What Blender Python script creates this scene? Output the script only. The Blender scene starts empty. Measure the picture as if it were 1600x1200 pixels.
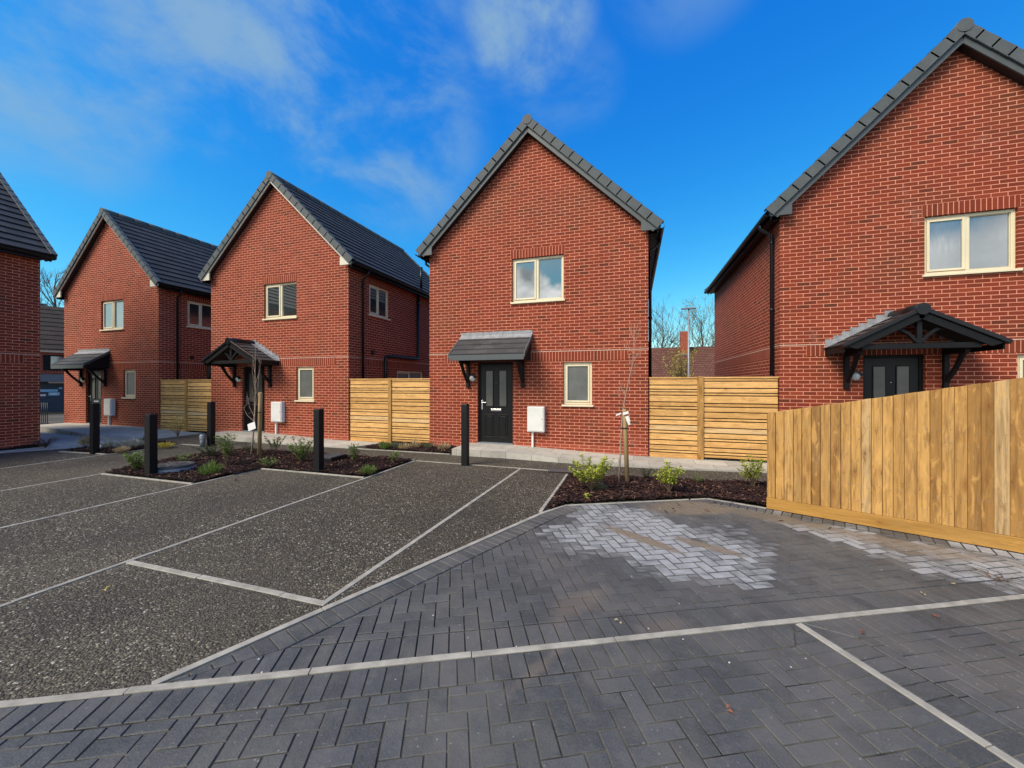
import bpy, bmesh, math, random
from mathutils import Vector, Matrix, noise, Euler
R = math.radians
random.seed(7)
rnd = random.random
def ru(a, b): return a + (b - a) * rnd()
S = bpy.context.scene
COL = S.collection
EYE, FPX, TH = 1.65, 601.0, R(17.55)
CT, ST = math.cos(TH), math.sin(TH)

def G(px, py, z=0.0):
    """where the photograph's pixel meets the level ground"""
    d = (EYE - z) * FPX / (py - 600); x = (px - 800) / FPX * d
    return Vector((x * CT - d * ST, x * ST + d * CT, z))
def raydir(px, py):
    x = (px - 800) / FPX; z = (600 - py) / FPX
    return Vector((x * CT - ST, x * ST + CT, z)).normalized()

# ------------------------------------------------------------------ mesh helpers
class MB:
    def __init__(s): s.v = []; s.f = []; s.uv = []; s.at = []; s.sm = []
    def vert(s, p): s.v.append(tuple(p)); return len(s.v) - 1
    def face(s, pts, uv=None, at=0.0, smooth=False):
        i = len(s.v); s.v.extend(tuple(p) for p in pts)
        s.f.append(tuple(range(i, i + len(pts)))); s.uv.append(uv or [(0, 0)] * len(pts)); s.at.append(at); s.sm.append(smooth)
    def idx(s, ids, uv=None, at=0.0, smooth=False):
        s.f.append(tuple(ids)); s.uv.append(uv or [(0, 0)] * len(ids)); s.at.append(at); s.sm.append(smooth)
    def box(s, lo, hi, at=0.0):
        x0, y0, z0 = lo; x1, y1, z1 = hi
        s.obox((x0, y0, z0), (x1 - x0, 0, 0), (0, y1 - y0, 0), (0, 0, z1 - z0), at)
    def obox(s, o, ex, ey, ez, at=0.0):
        o, ex, ey, ez = Vector(o), Vector(ex), Vector(ey), Vector(ez)
        b = len(s.v)
        for k in range(8):
            s.v.append(tuple(o + ex * (k & 1) + ey * (k >> 1 & 1) + ez * (k >> 2 & 1)))
        lx, ly, lz = ex.length, ey.length, ez.length
        for q, (a, c) in (((0, 2, 3, 1), (ly, lx)), ((4, 5, 7, 6), (lx, ly)), ((0, 1, 5, 4), (lx, lz)), ((2, 6, 7, 3), (lz, lx)), ((0, 4, 6, 2), (lz, ly)), ((1, 3, 7, 5), (ly, lz))):
            s.idx([b + i for i in q], [(0, 0), (a, 0), (a, c), (0, c)], at)
    def bar(s, a, b, w, h, up=(0, 0, 1), at=0.0):
        a, b = Vector(a), Vector(b); d = b - a
        x = d.cross(Vector(up)).normalized(); u = x.cross(d).normalized()
        s.obox(a - x * w / 2 - u * h / 2, d, x * w, u * h, at)
    def tube(s, pts, rad, n=8, caps=True, at=0.0):
        pts = [Vector(p) for p in pts]
        if not hasattr(rad, '__len__'): rad = [rad] * len(pts)
        rings = []; ref = None
        for i, p in enumerate(pts):
            t = (pts[min(i + 1, len(pts) - 1)] - pts[max(i - 1, 0)]).normalized()
            if ref is None: ref = t.orthogonal().normalized()
            x = (ref - t * ref.dot(t)).normalized(); ref = x; y = t.cross(x)
            b = len(s.v)
            for k in range(n):
                a = 2 * math.pi * k / n; s.v.append(tuple(p + (x * math.cos(a) + y * math.sin(a)) * rad[i]))
            rings.append(b)
        for i in range(len(rings) - 1):
            for k in range(n):
                k2 = (k + 1) % n
                s.idx([rings[i] + k, rings[i] + k2, rings[i + 1] + k2, rings[i + 1] + k], at=at, smooth=True)
        if caps:
            s.idx([rings[0] + k for k in reversed(range(n))], at=at); s.idx([rings[-1] + k for k in range(n)], at=at)
    def lathe(s, prof, n=24, c=(0, 0, 0), axis='z'):
        rings = []
        for r, h in prof:
            b = len(s.v)
            for k in range(n):
                a = 2 * math.pi * k / n; x, y = r * math.cos(a), r * math.sin(a)
                p = (c[0] + x, c[1] + y, c[2] + h) if axis == 'z' else (c[0] + x, c[1] - h, c[2] + y)
                s.v.append(p)
            rings.append(b)
        for i in range(len(rings) - 1):
            for k in range(n):
                k2 = (k + 1) % n; s.idx([rings[i] + k, rings[i] + k2, rings[i + 1] + k2, rings[i + 1] + k], smooth=True)
        s.idx([rings[-1] + k for k in range(n)])
    def prism(s, poly, ext, at=0.0):
        """closed prism: polygon points extruded along ext"""
        poly = [Vector(p) for p in poly]; ext = Vector(ext); n = len(poly)
        b = len(s.v); s.v.extend(tuple(p) for p in poly); s.v.extend(tuple(p + ext) for p in poly)
        s.idx([b + i for i in range(n)], at=at); s.idx([b + n + i for i in reversed(range(n))], at=at)
        for i in range(n):
            j = (i + 1) % n; s.idx([b + i, b + n + i, b + n + j, b + j], at=at)
    def build(s, name, mat, parent=None, loc=None, rz=0.0, bevel=0.0):
        me = bpy.data.meshes.new(name); me.from_pydata(s.v, [], s.f)
        uvl = me.uv_layers.new(name='UVMap'); k = 0
        flat = [c for u in s.uv for p in u for c in p]
        uvl.data.foreach_set('uv', flat)
        at = me.attributes.new('tone', 'FLOAT', 'FACE'); at.data.foreach_set('value', s.at)
        me.polygons.foreach_set('use_smooth', s.sm)
        me.materials.append(mat); me.update()
        o = bpy.data.objects.new(name, me); COL.objects.link(o)
        if parent is not None: o.parent = parent
        if loc is not None: o.location = loc
        if rz: o.rotation_euler.z = rz
        if bevel:
            b = o.modifiers.new('bevel', 'BEVEL'); b.width = bevel; b.segments = 2; b.limit_method = 'ANGLE'
        return o

def tag(o, label=None, cat=None, group=None, kind=None):
    if label: o['label'] = label
    if cat: o['category'] = cat
    if group: o['group'] = group
    if kind: o['kind'] = kind
    return o
def thing(name, label, cat, loc=(0, 0, 0), rz=0.0, group=None):
    o = bpy.data.objects.new(name, None); COL.objects.link(o); o.empty_display_size = .2
    o.location = loc; o.rotation_euler.z = rz
    return tag(o, label, cat, group)
def copy_tree(o, parent=None):
    c = o.copy(); COL.objects.link(c)
    if parent is not None: c.parent = parent
    for ch in list(o.children): copy_tree(ch, c)
    return c

# ------------------------------------------------------------------ materials
class M:
    def __init__(s, name, rough=.6, spec=.5, metal=0.0):
        s.m = bpy.data.materials.new(name); s.m.use_nodes = True; s.nt = s.m.node_tree; s.N = s.nt.nodes
        s.b = s.N['Principled BSDF']; s.b.inputs['Roughness'].default_value = rough
        s.b.inputs['Specular IOR Level'].default_value = spec; s.b.inputs['Metallic'].default_value = metal
    def n(s, t, props=None, **inp):
        k = s.N.new('ShaderNode' + t)
        for p, v in (props or {}).items(): setattr(k, p, v)
        for i, v in inp.items():
            key = int(i[1:]) if i[0] == '_' and i[1:].isdigit() else i.replace('_', ' ')
            s.put(k.inputs[key], v)
        return k
    def put(s, sock, v):
        if isinstance(v, bpy.types.NodeSocket): s.nt.links.new(v, sock)
        else:
            if sock.type == 'RGBA' and len(v) == 3: v = (*v, 1)
            sock.default_value = v
    def math(s, op, a, b=0.0, c=None, clamp=False):
        k = s.N.new('ShaderNodeMath'); k.operation = op; k.use_clamp = clamp
        s.put(k.inputs[0], a); s.put(k.inputs[1], b)
        if c is not None: s.put(k.inputs[2], c)
        return k.outputs[0]
    def ramp(s, fac, stops, interp='LINEAR'):
        k = s.N.new('ShaderNodeValToRGB'); s.put(k.inputs[0], fac); e = k.color_ramp.elements; k.color_ramp.interpolation = interp
        while len(e) < len(stops): e.new(.5)
        for i, (p, c) in enumerate(stops):
            e[i].position = p; e[i].color = (*c, 1) if len(c) == 3 else c
        return k.outputs[0]
    def mix(s, f, a, b, mode='MIX'):
        k = s.N.new('ShaderNodeMix'); k.data_type = 'RGBA'; k.blend_type = mode
        s.put(k.inputs[0], f); s.put(k.inputs[6], a); s.put(k.inputs[7], b)
        return k.outputs[2]
    def noise(s, scale, detail=4, rough=.55, vec=None, dist=0.0):
        k = s.n('TexNoise', Scale=scale, Detail=detail, Roughness=rough, Distortion=dist)
        if vec is not None: s.put(k.inputs['Vector'], vec)
        return k.outputs['Fac']
    def sstep(s, v, a, b):
        k = s.n('MapRange', {'interpolation_type': 'SMOOTHSTEP'}, Value=v, From_Min=a, From_Max=b); return k.outputs[0]
    def obj(s): return s.n('TexCoord').outputs['Object']
    def geo(s): return s.n('NewGeometry').outputs['Position']
    def uv(s): return s.n('TexCoord').outputs['UV']
    def island(s): return s.n('NewGeometry').outputs['Random Per Island']
    def color(s, v): s.put(s.b.inputs['Base Color'], v); return s
    def rough(s, v): s.put(s.b.inputs['Roughness'], v); return s
    def bump(s, h, strength=.4, dist=.01):
        k = s.n('Bump', Strength=strength, Distance=dist, Height=h); s.put(s.b.inputs['Normal'], k.outputs[0]); return s

def plain(name, col, rough=.5, var=.15, scale=6, spec=.5, bump=0.0, metal=0.0):
    a = M(name, rough, spec, metal); n = a.noise(scale, 5, .6, a.obj())
    lo = tuple(c * (1 - var) for c in col); hi = tuple(min(1, c * (1 + var)) for c in col)
    a.color(a.ramp(n, [(.3, lo), (.7, hi)]))
    if bump: a.bump(a.noise(scale * 12, 3, .6, a.obj()), bump, .004)
    return a.m

def brick_mat(name, soldier=False):
    a = M(name, .85, .25); uv = a.uv()
    k = a.n('TexBrick', {'offset': 0.0 if soldier else .5, 'offset_frequency': 2, 'squash': 1.0}, Vector=uv, Scale=1.0, Mortar_Size=.0058, Mortar_Smooth=.12, Bias=0.0, Brick_Width=.225, Row_Height=.075,
            Color1=(0, 0, 0), Color2=(1, 1, 1), Mortar=(.5, .5, .5))
    tint = a.ramp(k.outputs['Color'], [(0, (.105, .025, .011)), (.05, (.155, .027, .0115)), (.2, (.19, .029, .0118)), (.6, (.212, .032, .0128)), (.9, (.235, .039, .0155)), (1, (.26, .048, .020))])
    fine = a.noise(45, 4, .7, uv); mid = a.noise(7, 3, .6, a.geo()); big = a.noise(.75, 6, .62, a.geo())
    c = a.mix(a.math('MULTIPLY', a.sstep(fine, .45, .8), .45), tint, (.12, .035, .025))
    c = a.mix(a.math('MULTIPLY', a.sstep(mid, .5, .75), .32), c, (.13, .043, .020))
    c = a.mix(a.math('MULTIPLY', a.sstep(big, .46, .70), .55), c, (.125, .038, .017))
    z = a.n('SeparateXYZ', Vector=a.geo()).outputs[2]
    low = a.math('MULTIPLY', a.math('LESS_THAN', z, .235), .45)           # brighter engineering bricks below the damp course
    c = a.mix(low, c, (.38, .085, .05))
    mort = a.ramp(a.noise(3, 3, .5, uv), [(.3, (.56, .22, .135)), (.7, (.74, .32, .205))])
    sp = a.math('MULTIPLY', a.sstep(a.noise(1.3, 5, .7, a.geo()), .6, .75), .14)
    c = a.mix(sp, c, (.5, .36, .31))
    a.color(a.mix(k.outputs['Fac'], c, mort))
    h = a.math('ADD', a.math('MULTIPLY', k.outputs['Fac'], -1.0), a.math('MULTIPLY', fine, .35))
    a.bump(h, .55, .006); return a.m
BRICK = brick_mat('red_brick'); SOLD = brick_mat('soldier_brick', True)

def tile_mat(name, dark, light, bw=.33, bh=.294, rough=.55, gap=.004):
    a = M(name, rough, .3); uv = a.uv()
    k = a.n('TexBrick', {'offset': .5, 'offset_frequency': 2}, Vector=uv, Scale=1.0, Mortar_Size=gap, Mortar_Smooth=.3, Brick_Width=bw, Row_Height=bh, Color1=(0, 0, 0), Color2=(1, 1, 1), Mortar=(.5, .5, .5))
    c = a.ramp(k.outputs['Color'], [(0, dark), (1, light)])
    n = a.noise(2.2, 5, .65, a.geo()); c = a.mix(a.math('MULTIPLY', n, .45), c, tuple(x * .55 for x in dark))
    f = a.noise(90, 3, .7, a.geo()); c = a.mix(a.math('MULTIPLY', a.sstep(f, .55, .8), .3), c, tuple(min(1, x * 1.8) for x in light))
    c = a.mix(a.math('MULTIPLY', k.outputs['Fac'], .7), c, tuple(x * .3 for x in dark))
    a.color(c); a.bump(a.math('ADD', a.math('MULTIPLY', k.outputs['Fac'], -1.0), a.math('MULTIPLY', f, .3)), .4, .006); return a.m
TILE = tile_mat('slate_grey_tile', (.036, .036, .0385), (.060, .060, .063), rough=.75)
CTILE = tile_mat('canopy_tile', (.045, .045, .046), (.085, .083, .082), .25, .175, .7)
REDTILE = tile_mat('brown_tile', (.12, .048, .03), (.20, .085, .055), .34, .34, .85, .035)
DARKTILE = tile_mat('dark_brown_tile', (.03, .022, .018), (.055, .04, .03), .3, .34, .85)

VERGE = plain('grey_verge', (.082, .094, .097), .7, .14, 5, .3, .15)
BARGE = plain('grey_bargeboard', (.068, .080, .083), .55, .08, 4)
CREAMBARGE = plain('cream_bargeboard', (.62, .58, .47), .45, .06, 4)
BLACKP = plain('black_plastic', (.007, .007, .008), .35, .2, 5, .35)
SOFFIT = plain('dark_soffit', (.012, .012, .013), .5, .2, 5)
CREAM = plain('cream_frame', (.70, .62, .42), .4, .05, 4)
BLACKWOOD = plain('black_painted_wood', (.006, .006, .0065), .55, .35, 14, .25, .2)
BLACKDOOR = plain('black_door', (.0045, .0045, .005), .4, .2, 8, .3)
CHROME = plain('satin_chrome', (.6, .6, .6), .25, .06, 4, .5, 0, 1.0)
WHITEP = plain('white_plastic', (.68, .67, .63), .4, .05, 4)
LEAD = plain('lead_flashing', (.24, .245, .255), .5, .3, 9, .5, .2)
MORTAR = plain('string_mortar', (.56, .38, .30), .9, .12, 8)
CONC = plain('pale_concrete_edging', (.31, .29, .245), .9, .28, 7, .2, .3)
STEEL = plain('grey_steel', (.22, .24, .26), .45, .15, 4, .5, 0, .3)
LIDP = plain('dark_grey_lid', (.058, .058, .058), .75, .25, 9, .2, .2)
GREYPIPE = plain('grey_pipe', (.13, .15, .17), .5, .15, 6)

def glass_mat(name, col, rough, streak=False, ior=2.7):
    a = M(name, rough, .5); a.b.inputs['IOR'].default_value = ior
    n = a.noise(2.5, 4, .6, a.obj())
    a.color(a.ramp(n, [(.3, tuple(c * .8 for c in col)), (.7, tuple(c * 1.2 for c in col))]))
    if streak:
        mp = a.n('Mapping', Vector=a.obj()); mp.inputs['Scale'].default_value = (14, 1, 1.6)
        a.rough(a.n('MapRange', Value=a.noise(1.6, 5, .7, mp.outputs[0]), From_Min=.3, From_Max=.75, To_Min=.03, To_Max=.14).outputs[0])
    else:
        a.bump(a.noise(1.2, 1, .4, a.obj()), .015, .05)
    return a.m
GLASS = glass_mat('window_glass', (.035, .042, .043), .02, False, 3.3)
GLASSW = glass_mat('misted_glass', (.10, .12, .13), .06, True)
FROST = glass_mat('frosted_glass', (.115, .12, .112), .35, False, 1.5)
DOORGLASS = glass_mat('door_glass', (.075, .072, .064), .25, False, 1.6)

def wood_mat(name, vertical, dark, light, stripe=1.0):
    a = M(name, .7, .3); o = a.obj(); r = a.island()
    off = a.n('CombineXYZ', X=a.math('MULTIPLY', r, 37.0), Y=a.math('MULTIPLY', r, 11.0), Z=a.math('MULTIPLY', r, 53.0)).outputs[0]
    v = a.n('VectorMath', {'operation': 'ADD'}, _0=o, _1=off).outputs[0]
    mp = a.n('Mapping', Vector=v); mp.inputs['Scale'].default_value = (22, 22, 1.3) if vertical else (1.3, 22, 22)
    g = a.noise(1.6, 6, .65, mp.outputs[0], .6)
    base = a.ramp(r, [(0, dark), (.3, tuple((x + y * 2) / 3 for x, y in zip(dark, light))), (.82, light), (1, tuple(x * .4 + y * .6 for x, y in zip((light[0] * .8, light[0] * .7, light[0] * .48), light)))])
    c = a.mix(a.math('MULTIPLY', a.sstep(g, .42, .7), .55 * stripe), base, tuple(x * .5 for x in dark))
    mk = a.n('Mapping', Vector=v); mk.inputs['Scale'].default_value = (8.5, 8.5, 3.2) if vertical else (3.2, 8.5, 8.5)
    vo = a.n('TexVoronoi', {'feature': 'F1'}, Vector=mk.outputs[0], Scale=1.0, Randomness=1.0)
    wob = a.math('ADD', vo.outputs['Distance'], a.math('MULTIPLY', a.math('SUBTRACT', g, .5), .22)); keep = a.math('GREATER_THAN', a.n('SeparateColor', Color=vo.outputs['Color']).outputs[0], .45)
    knot = a.math('MULTIPLY', a.sstep(wob, .12, .03), keep)
    halo = a.math('MULTIPLY', a.sstep(wob, .42, .10), keep)
    c = a.mix(a.math('MULTIPLY', halo, .35), c, tuple(x * y for x, y in zip(dark, (.8, .6, .45))))
    c = a.mix(a.math('MULTIPLY', knot, .7), c, (.09, .04, .014))
    st = a.sstep(a.noise(1.4, 4, .6, v), .5, .78); c = a.mix(a.math('MULTIPLY', st, .28), c, (.26, .19, .11))
    fig = a.n('Mapping', Vector=v); fig.inputs['Scale'].default_value = (11, 11, 2.6) if vertical else (2.6, 11, 11)
    fg = a.noise(1.7, 4, .6, fig.outputs[0], .7); c = a.mix(a.math('MULTIPLY', a.sstep(fg, .54, .70), .55), c, tuple(x * .85 for x in dark)); c = a.mix(a.math('MULTIPLY', a.sstep(fg, .46, .32), .5), c, tuple(min(1, x * 1.22) for x in light))
    a.color(c); a.bump(a.math('ADD', a.math('ADD', g, a.math('MULTIPLY', halo, .6)), a.math('MULTIPLY', fg, 1.2)), .6, .006); return a.m
SLATW = wood_mat('slat_fence_wood', False, (.47, .235, .064), (.74, .43, .155), .8)
BOARDW = wood_mat('closeboard_wood', True, (.20, .090, .020), (.50, .28, .085), 1.0)
GRAVB = wood_mat('gravel_board_wood', False, (.32, .155, .030), (.42, .225, .052), .8)
STAKEW = wood_mat('round_stake_wood', True, (.32, .205, .085), (.40, .28, .13), .6)

def gravel_mat():
    a = M('dark_gravel', .75, .35); p = a.geo()
    def vor(sc):
        return a.n('TexVoronoi', {'feature': 'F1'}, Vector=p, Scale=sc, Randomness=1.0)
    v1 = vor(66); v2 = vor(125)
    r1 = a.n('SeparateColor', Color=v1.outputs['Color']).outputs[0]
    r2 = a.n('SeparateColor', Color=v2.outputs['Color']).outputs[1]
    c1 = a.ramp(r1, [(0, (.012, .010, .007)), (.35, (.038, .032, .022)), (.65, (.082, .070, .047)), (.87, (.165, .14, .094)), (.95, (.32, .28, .20)), (.985, (.62, .57, .46)), (1, (.85, .80, .70))])
    c2 = a.ramp(r2, [(0, (.014, .012, .008)), (.5, (.062, .052, .035)), (.91, (.15, .126, .085)), (.96, (.58, .50, .36)), (1, (.80, .73, .58))])
    c = a.mix(.38, c1, c2)
    big = a.noise(.8, 6, .65, p); c = a.mix(a.math('MULTIPLY', a.sstep(big, .38, .68), .5), c, (.036, .031, .025))
    warm = a.sstep(a.noise(.33, 3, .5, p), .45, .7); c = a.mix(a.math('MULTIPLY', warm, .25), c, (.19, .16, .11))
    gap = a.sstep(v1.outputs['Distance'], .35, .75)
    c = a.mix(a.math('MULTIPLY', gap, .6), c, (.015, .013, .011))
    a.color(c)
    h = a.math('ADD', a.math('MULTIPLY', v1.outputs['Distance'], -1.0), a.math('MULTIPLY', v2.outputs['Distance'], -.4))
    a.bump(h, .9, .012); return a.m
GRAVEL = gravel_mat()

def stain_nodes(a, p):
    """dried silt smears left on the paving, in world metres"""
    def blob(c, ang, rx, ry, soft=.45, w=.55):
        mp = a.n('Mapping', {'vector_type': 'TEXTURE'}, Vector=p)
        mp.inputs['Location'].default_value = (c[0], c[1], 0); mp.inputs['Rotation'].default_value = (0, 0, ang); mp.inputs['Scale'].default_value = (rx, ry, 1)
        x = a.n('VectorMath', {'operation': 'MULTIPLY'}, _0=mp.outputs[0], _1=(1, 1, 0)).outputs[0]
        l = a.n('VectorMath', {'operation': 'LENGTH'}, _0=x).outputs['Value']
        nz = a.math('MULTIPLY', a.math('SUBTRACT', a.noise(5, 5, .65, p), .5), w * 2)
        return a.sstep(a.math('ADD', l, nz), 1.05, 1.05 - soft)
    return blob

def block_mat():
    a = M('charcoal_block', .62, .4); p = a.geo(); r = a.island(); blob = stain_nodes(a, p)
    base = a.ramp(r, [(0, (.049, .0525, .053)), (.5, (.061, .065, .0655)), (.92, (.073, .077, .078)), (1, (.085, .087, .09))])
    f = a.noise(120, 4, .75, p); m = a.noise(9, 5, .65, p); b = a.noise(1.6, 5, .6, p)
    c = a.mix(a.math('MULTIPLY', a.sstep(f, .48, .7), .6), base, (.125, .126, .125)); c = a.mix(a.math('MULTIPLY', a.sstep(f, .5, .3), .5), c, (.022, .024, .028))
    g2 = a.noise(38, 5, .7, p); c = a.mix(a.math('MULTIPLY', a.sstep(g2, .53, .7), .45), c, (.12, .118, .112))
    c = a.mix(a.math('MULTIPLY', a.sstep(m, .5, .72), .45), c, (.115, .113, .11))
    c = a.mix(a.math('MULTIPLY', a.sstep(b, .40, .64), .58), c, (.125, .119, .106))
    # white cement bloom, chosen block by block
    at = a.n('Attribute', {'attribute_name': 'tone'}).outputs['Fac']
    sm = a.noise(3.2, 5, .62, p); ms = a.n('Mapping', Vector=p); ms.inputs['Rotation'].default_value = (0, 0, R(-30)); ms.inputs['Scale'].default_value = (2.2, 9, 1)
    sw = a.noise(1.5, 4, .6, ms.outputs[0], .5)
    bl = a.sstep(a.math('ADD', a.math('MULTIPLY', at, .95), a.math('ADD', a.math('MULTIPLY', a.math('SUBTRACT', sm, .5), .8), a.math('MULTIPLY', a.math('SUBTRACT', sw, .5), 1.1))), .12, .85)
    bl = a.math('MULTIPLY', a.math('MULTIPLY', bl, a.sstep(at, .02, .2)), a.n('MapRange', Value=a.math('ADD', m, a.math('MULTIPLY', f, .5)), From_Min=.45, From_Max=.95, To_Min=.45, To_Max=1.0).outputs[0], clamp=True)
    c = a.mix(bl, c, (.36, .37, .375))
    silt = (.185, .145, .10)
    s1 = G(1000, 843); s1b = G(1105, 856); s2 = G(1075, 795); s3 = G(1290, 830)
    for q, ang, rx, ry, k, w in ((s1, R(-34), .52, .10, .9, .4), (s1b, R(-25), .40, .085, .85, .4), (s2, R(20), .62, .34, .75, .6), (G(1190, 808), R(-20), .6, .2, .45, .7), (s3, R(-30), 1.1, .2, .35, .8), (G(1380, 845), R(-25), .9, .12, .5, .8)):
        c = a.mix(a.math('MULTIPLY', blob(q, ang, rx, ry, .4, w), k), c, silt)
    for q, ang, rx, ry in ((G(905, 945), R(60), .42, .16), (G(845, 1045), R(65), .3, .06), (G(1030, 985), R(40), .25, .14), (G(1450, 860), R(-20), .7, .3)):
        c = a.mix(a.math('MULTIPLY', blob(q, ang, rx, ry, .8, .8), .35), c, (.20, .155, .115))
    vo = a.n('TexVoronoi', {'feature': 'F1'}, Vector=p, Scale=9.0, Randomness=1.0)
    rr = a.n('SeparateColor', Color=vo.outputs['Color']).outputs[0]
    dot = a.math('MULTIPLY', a.sstep(vo.outputs['Distance'], .06, .035), a.math('GREATER_THAN', rr, .7))
    c = a.mix(dot, c, (.62, .62, .6))
    v3 = a.n('TexVoronoi', {'feature': 'F1'}, Vector=p, Scale=34.0, Randomness=1.0); r3 = a.n('SeparateColor', Color=v3.outputs['Color']).outputs[1]
    d3 = a.math('MULTIPLY', a.math('MULTIPLY', a.sstep(v3.outputs['Distance'], .20, .08), a.math('GREATER_THAN', r3, .72)), a.sstep(b, .36, .62))
    c = a.mix(a.math('MULTIPLY', d3, .6), c, (.34, .335, .32))
    a.color(c); a.rough(a.n('MapRange', Value=m, From_Min=.3, From_Max=.7, To_Min=.40, To_Max=.66).outputs[0])
    a.bump(a.math('ADD', f, a.math('MULTIPLY', g2, 1.2)), .6, .005); return a.m
BLOCK = block_mat()
def joint_mat():
    a = M('joint_sand', .95, .1); p = a.geo(); n = a.noise(2, 5, .6, p)
    c = a.ramp(n, [(.36, (.012, .012, .012)), (.62, (.15, .138, .11))]); a.color(a.mix(a.math('MULTIPLY', a.noise(150, 2, .6, p), .4), c, (.02, .018, .016))); return a.m
JOINT = joint_mat()
def slab_mat():
    a = M('pale_paving_flags', .85, .25); uv = a.uv()
    k = a.n('TexBrick', {'offset': .5, 'offset_frequency': 2}, Vector=uv, Scale=1.0, Mortar_Size=.006, Mortar_Smooth=.2, Brick_Width=.6, Row_Height=.45, Color1=(0, 0, 0), Color2=(1, 1, 1), Mortar=(.4, .4, .4))
    c = a.ramp(k.outputs['Color'], [(0, (.36, .335, .285)), (1, (.48, .45, .385))])
    n = a.noise(5, 5, .65, a.geo()); c = a.mix(a.math('MULTIPLY', a.sstep(n, .45, .75), .5), c, (.19, .175, .15))
    c = a.mix(a.math('MULTIPLY', k.outputs['Fac'], .7), c, (.12, .11, .10)); a.color(c)
    a.bump(a.math('ADD', a.math('MULTIPLY', k.outputs['Fac'], -1.0), a.noise(60, 4, .6, a.geo())), .3, .005); return a.m
FLAGS = slab_mat()
def earth_mat(name, dark, light, scale=6, b=.6):
    a = M(name, .95, .1); p = a.geo(); n = a.noise(scale, 6, .7, p)
    a.color(a.ramp(n, [(.3, dark), (.7, light)])); a.bump(a.noise(scale * 6, 5, .7, p), b, .02); return a.m
SOIL = earth_mat('dark_mulch_soil', (.010, .006, .005), (.030, .017, .014), 20)
GROUND = earth_mat('grey_ground', (.07, .065, .058), (.13, .12, .10), .6)
def chip_mat():
    a = M('bark_chip', .8, .25); r = a.island()
    a.color(a.ramp(r, [(0, (.010, .005, .005)), (.5, (.028, .012, .011)), (.86, (.055, .024, .018)), (.95, (.13, .065, .04)), (1, (.26, .15, .09))])); return a.m
CHIP = chip_mat()
def leaf_mat(name, lo, hi, sss=.12):
    a = M(name, .5, .4); r = a.island(); a.color(a.ramp(r, [(0, lo), (1, hi)]))
    t = a.N.new('ShaderNodeBsdfTranslucent'); a.put(t.inputs[0], a.ramp(r, [(0, lo), (1, hi)]))
    mx = a.N.new('ShaderNodeMixShader'); mx.inputs[0].default_value = .3
    out = a.N['Material Output']; a.nt.links.new(a.b.outputs[0], mx.inputs[1]); a.nt.links.new(t.outputs[0], mx.inputs[2]); a.nt.links.new(mx.outputs[0], out.inputs[0]); return a.m
LEAF = {'lime': leaf_mat('lime_leaf', (.17, .23, .02), (.58, .60, .09)), 'green': leaf_mat('green_leaf', (.05, .10, .02), (.22, .32, .06)),
        'dark': leaf_mat('dark_leaf', (.022, .045, .015), (.08, .125, .035)), 'silver': leaf_mat('silver_leaf', (.20, .22, .19), (.46, .48, .43)),
        'yellow': leaf_mat('yellow_leaf', (.30, .26, .03), (.62, .52, .10)), 'straw': leaf_mat('straw_leaf', (.30, .22, .10), (.62, .50, .30)),
        'red': leaf_mat('red_leaf', (.07, .025, .022), (.20, .08, .06)), 'olive': leaf_mat('olive_leaf', (.10, .11, .06), (.22, .23, .13)),
        'autumn': leaf_mat('autumn_leaf', (.16, .055, .03), (.32, .14, .07))}
STEM = plain('brown_stem', (.11, .075, .045), .8, .3, 20)
BARK = plain('bare_bark', (.085, .07, .06), .9, .3, 8)
PALEBARK = plain('pale_sapling_bark', (.30, .22, .16), .8, .3, 20)

# ------------------------------------------------------------------ ground
mb = MB(); mb.face([(-400, -400, -.07), (400, -400, -.07), (400, 400, -.07), (-400, 400, -.07)]); tag(mb.build('ground', GROUND), kind='structure')
mb = MB(); mb.face([(-34, -6, 0), (4.6, -6, 0), (4.6, 9.6, 0), (-34, 9.6, 0)]); tag(mb.build('parking_court', GRAVEL), kind='structure')

L1a, L1b = G(230, 1080), G(1600, 935); L1a.z = L1b.z = 0
D1 = (L1b - L1a).normalized(); N1 = Vector((-D1.y, D1.x, 0))        # along the long edging, and across it (away from camera)
Fa, Fb = G(1198, 796), G(1600, 867)
DF = (Fb - Fa).normalized(); NF = Vector((-DF.y, DF.x, 0))
def isect(p, d, q, e):
    t = ((q - p).x * e.y - (q - p).y * e.x) / (d.x * e.y - d.y * e.x); return p + d * t
XF = isect(L1a, D1, Fa, DF)                                           # edging meets fence
P_T = G(1240, 973); P_T = L1a + D1 * (P_T - L1a).dot(D1)
D10 = (G(1590, 1200) - P_T).normalized()
L1left = L1a - D1 * 6.5
def clip(poly, half):
    """half: (point, inward normal)"""
    q, n = half; out = []
    for i in range(len(poly)):
        a, b = poly[i], poly[(i + 1) % len(poly)]; da, db = (a - q).dot(n), (b - q).dot(n)
        if da >= 0: out.append(a)
        if (da > 0) != (db > 0) and abs(da - db) > 1e-9: out.append(a + (b - a) * (da / (da - db)))
    return out
def halves(poly, inset=0.0, insets=None):
    hs = []
    for i in range(len(poly)):
        a, b = poly[i], poly[(i + 1) % len(poly)]; d = (b - a).normalized(); n = Vector((-d.y, d.x, 0))
        k = inset if insets is None else insets[i]
        hs.append((a + n * k, n))
    return hs
def area(p):
    return abs(sum(p[i].x * p[(i + 1) % len(p)].y - p[(i + 1) % len(p)].x * p[i].y for i in range(len(p)))) / 2
Wc = [(G(985, 832), 1.15, 1.0), (G(1090, 850), .95, .9), (G(930, 812), .8, .8), (G(1060, 880), .6, .9), (G(1330, 838), .8, .95), (G(1500, 868), .9, 1.1), (G(1400, 870), .65, .85), (G(1240, 845), .45, .4), (G(1215, 800), .35, .9)]
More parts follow.
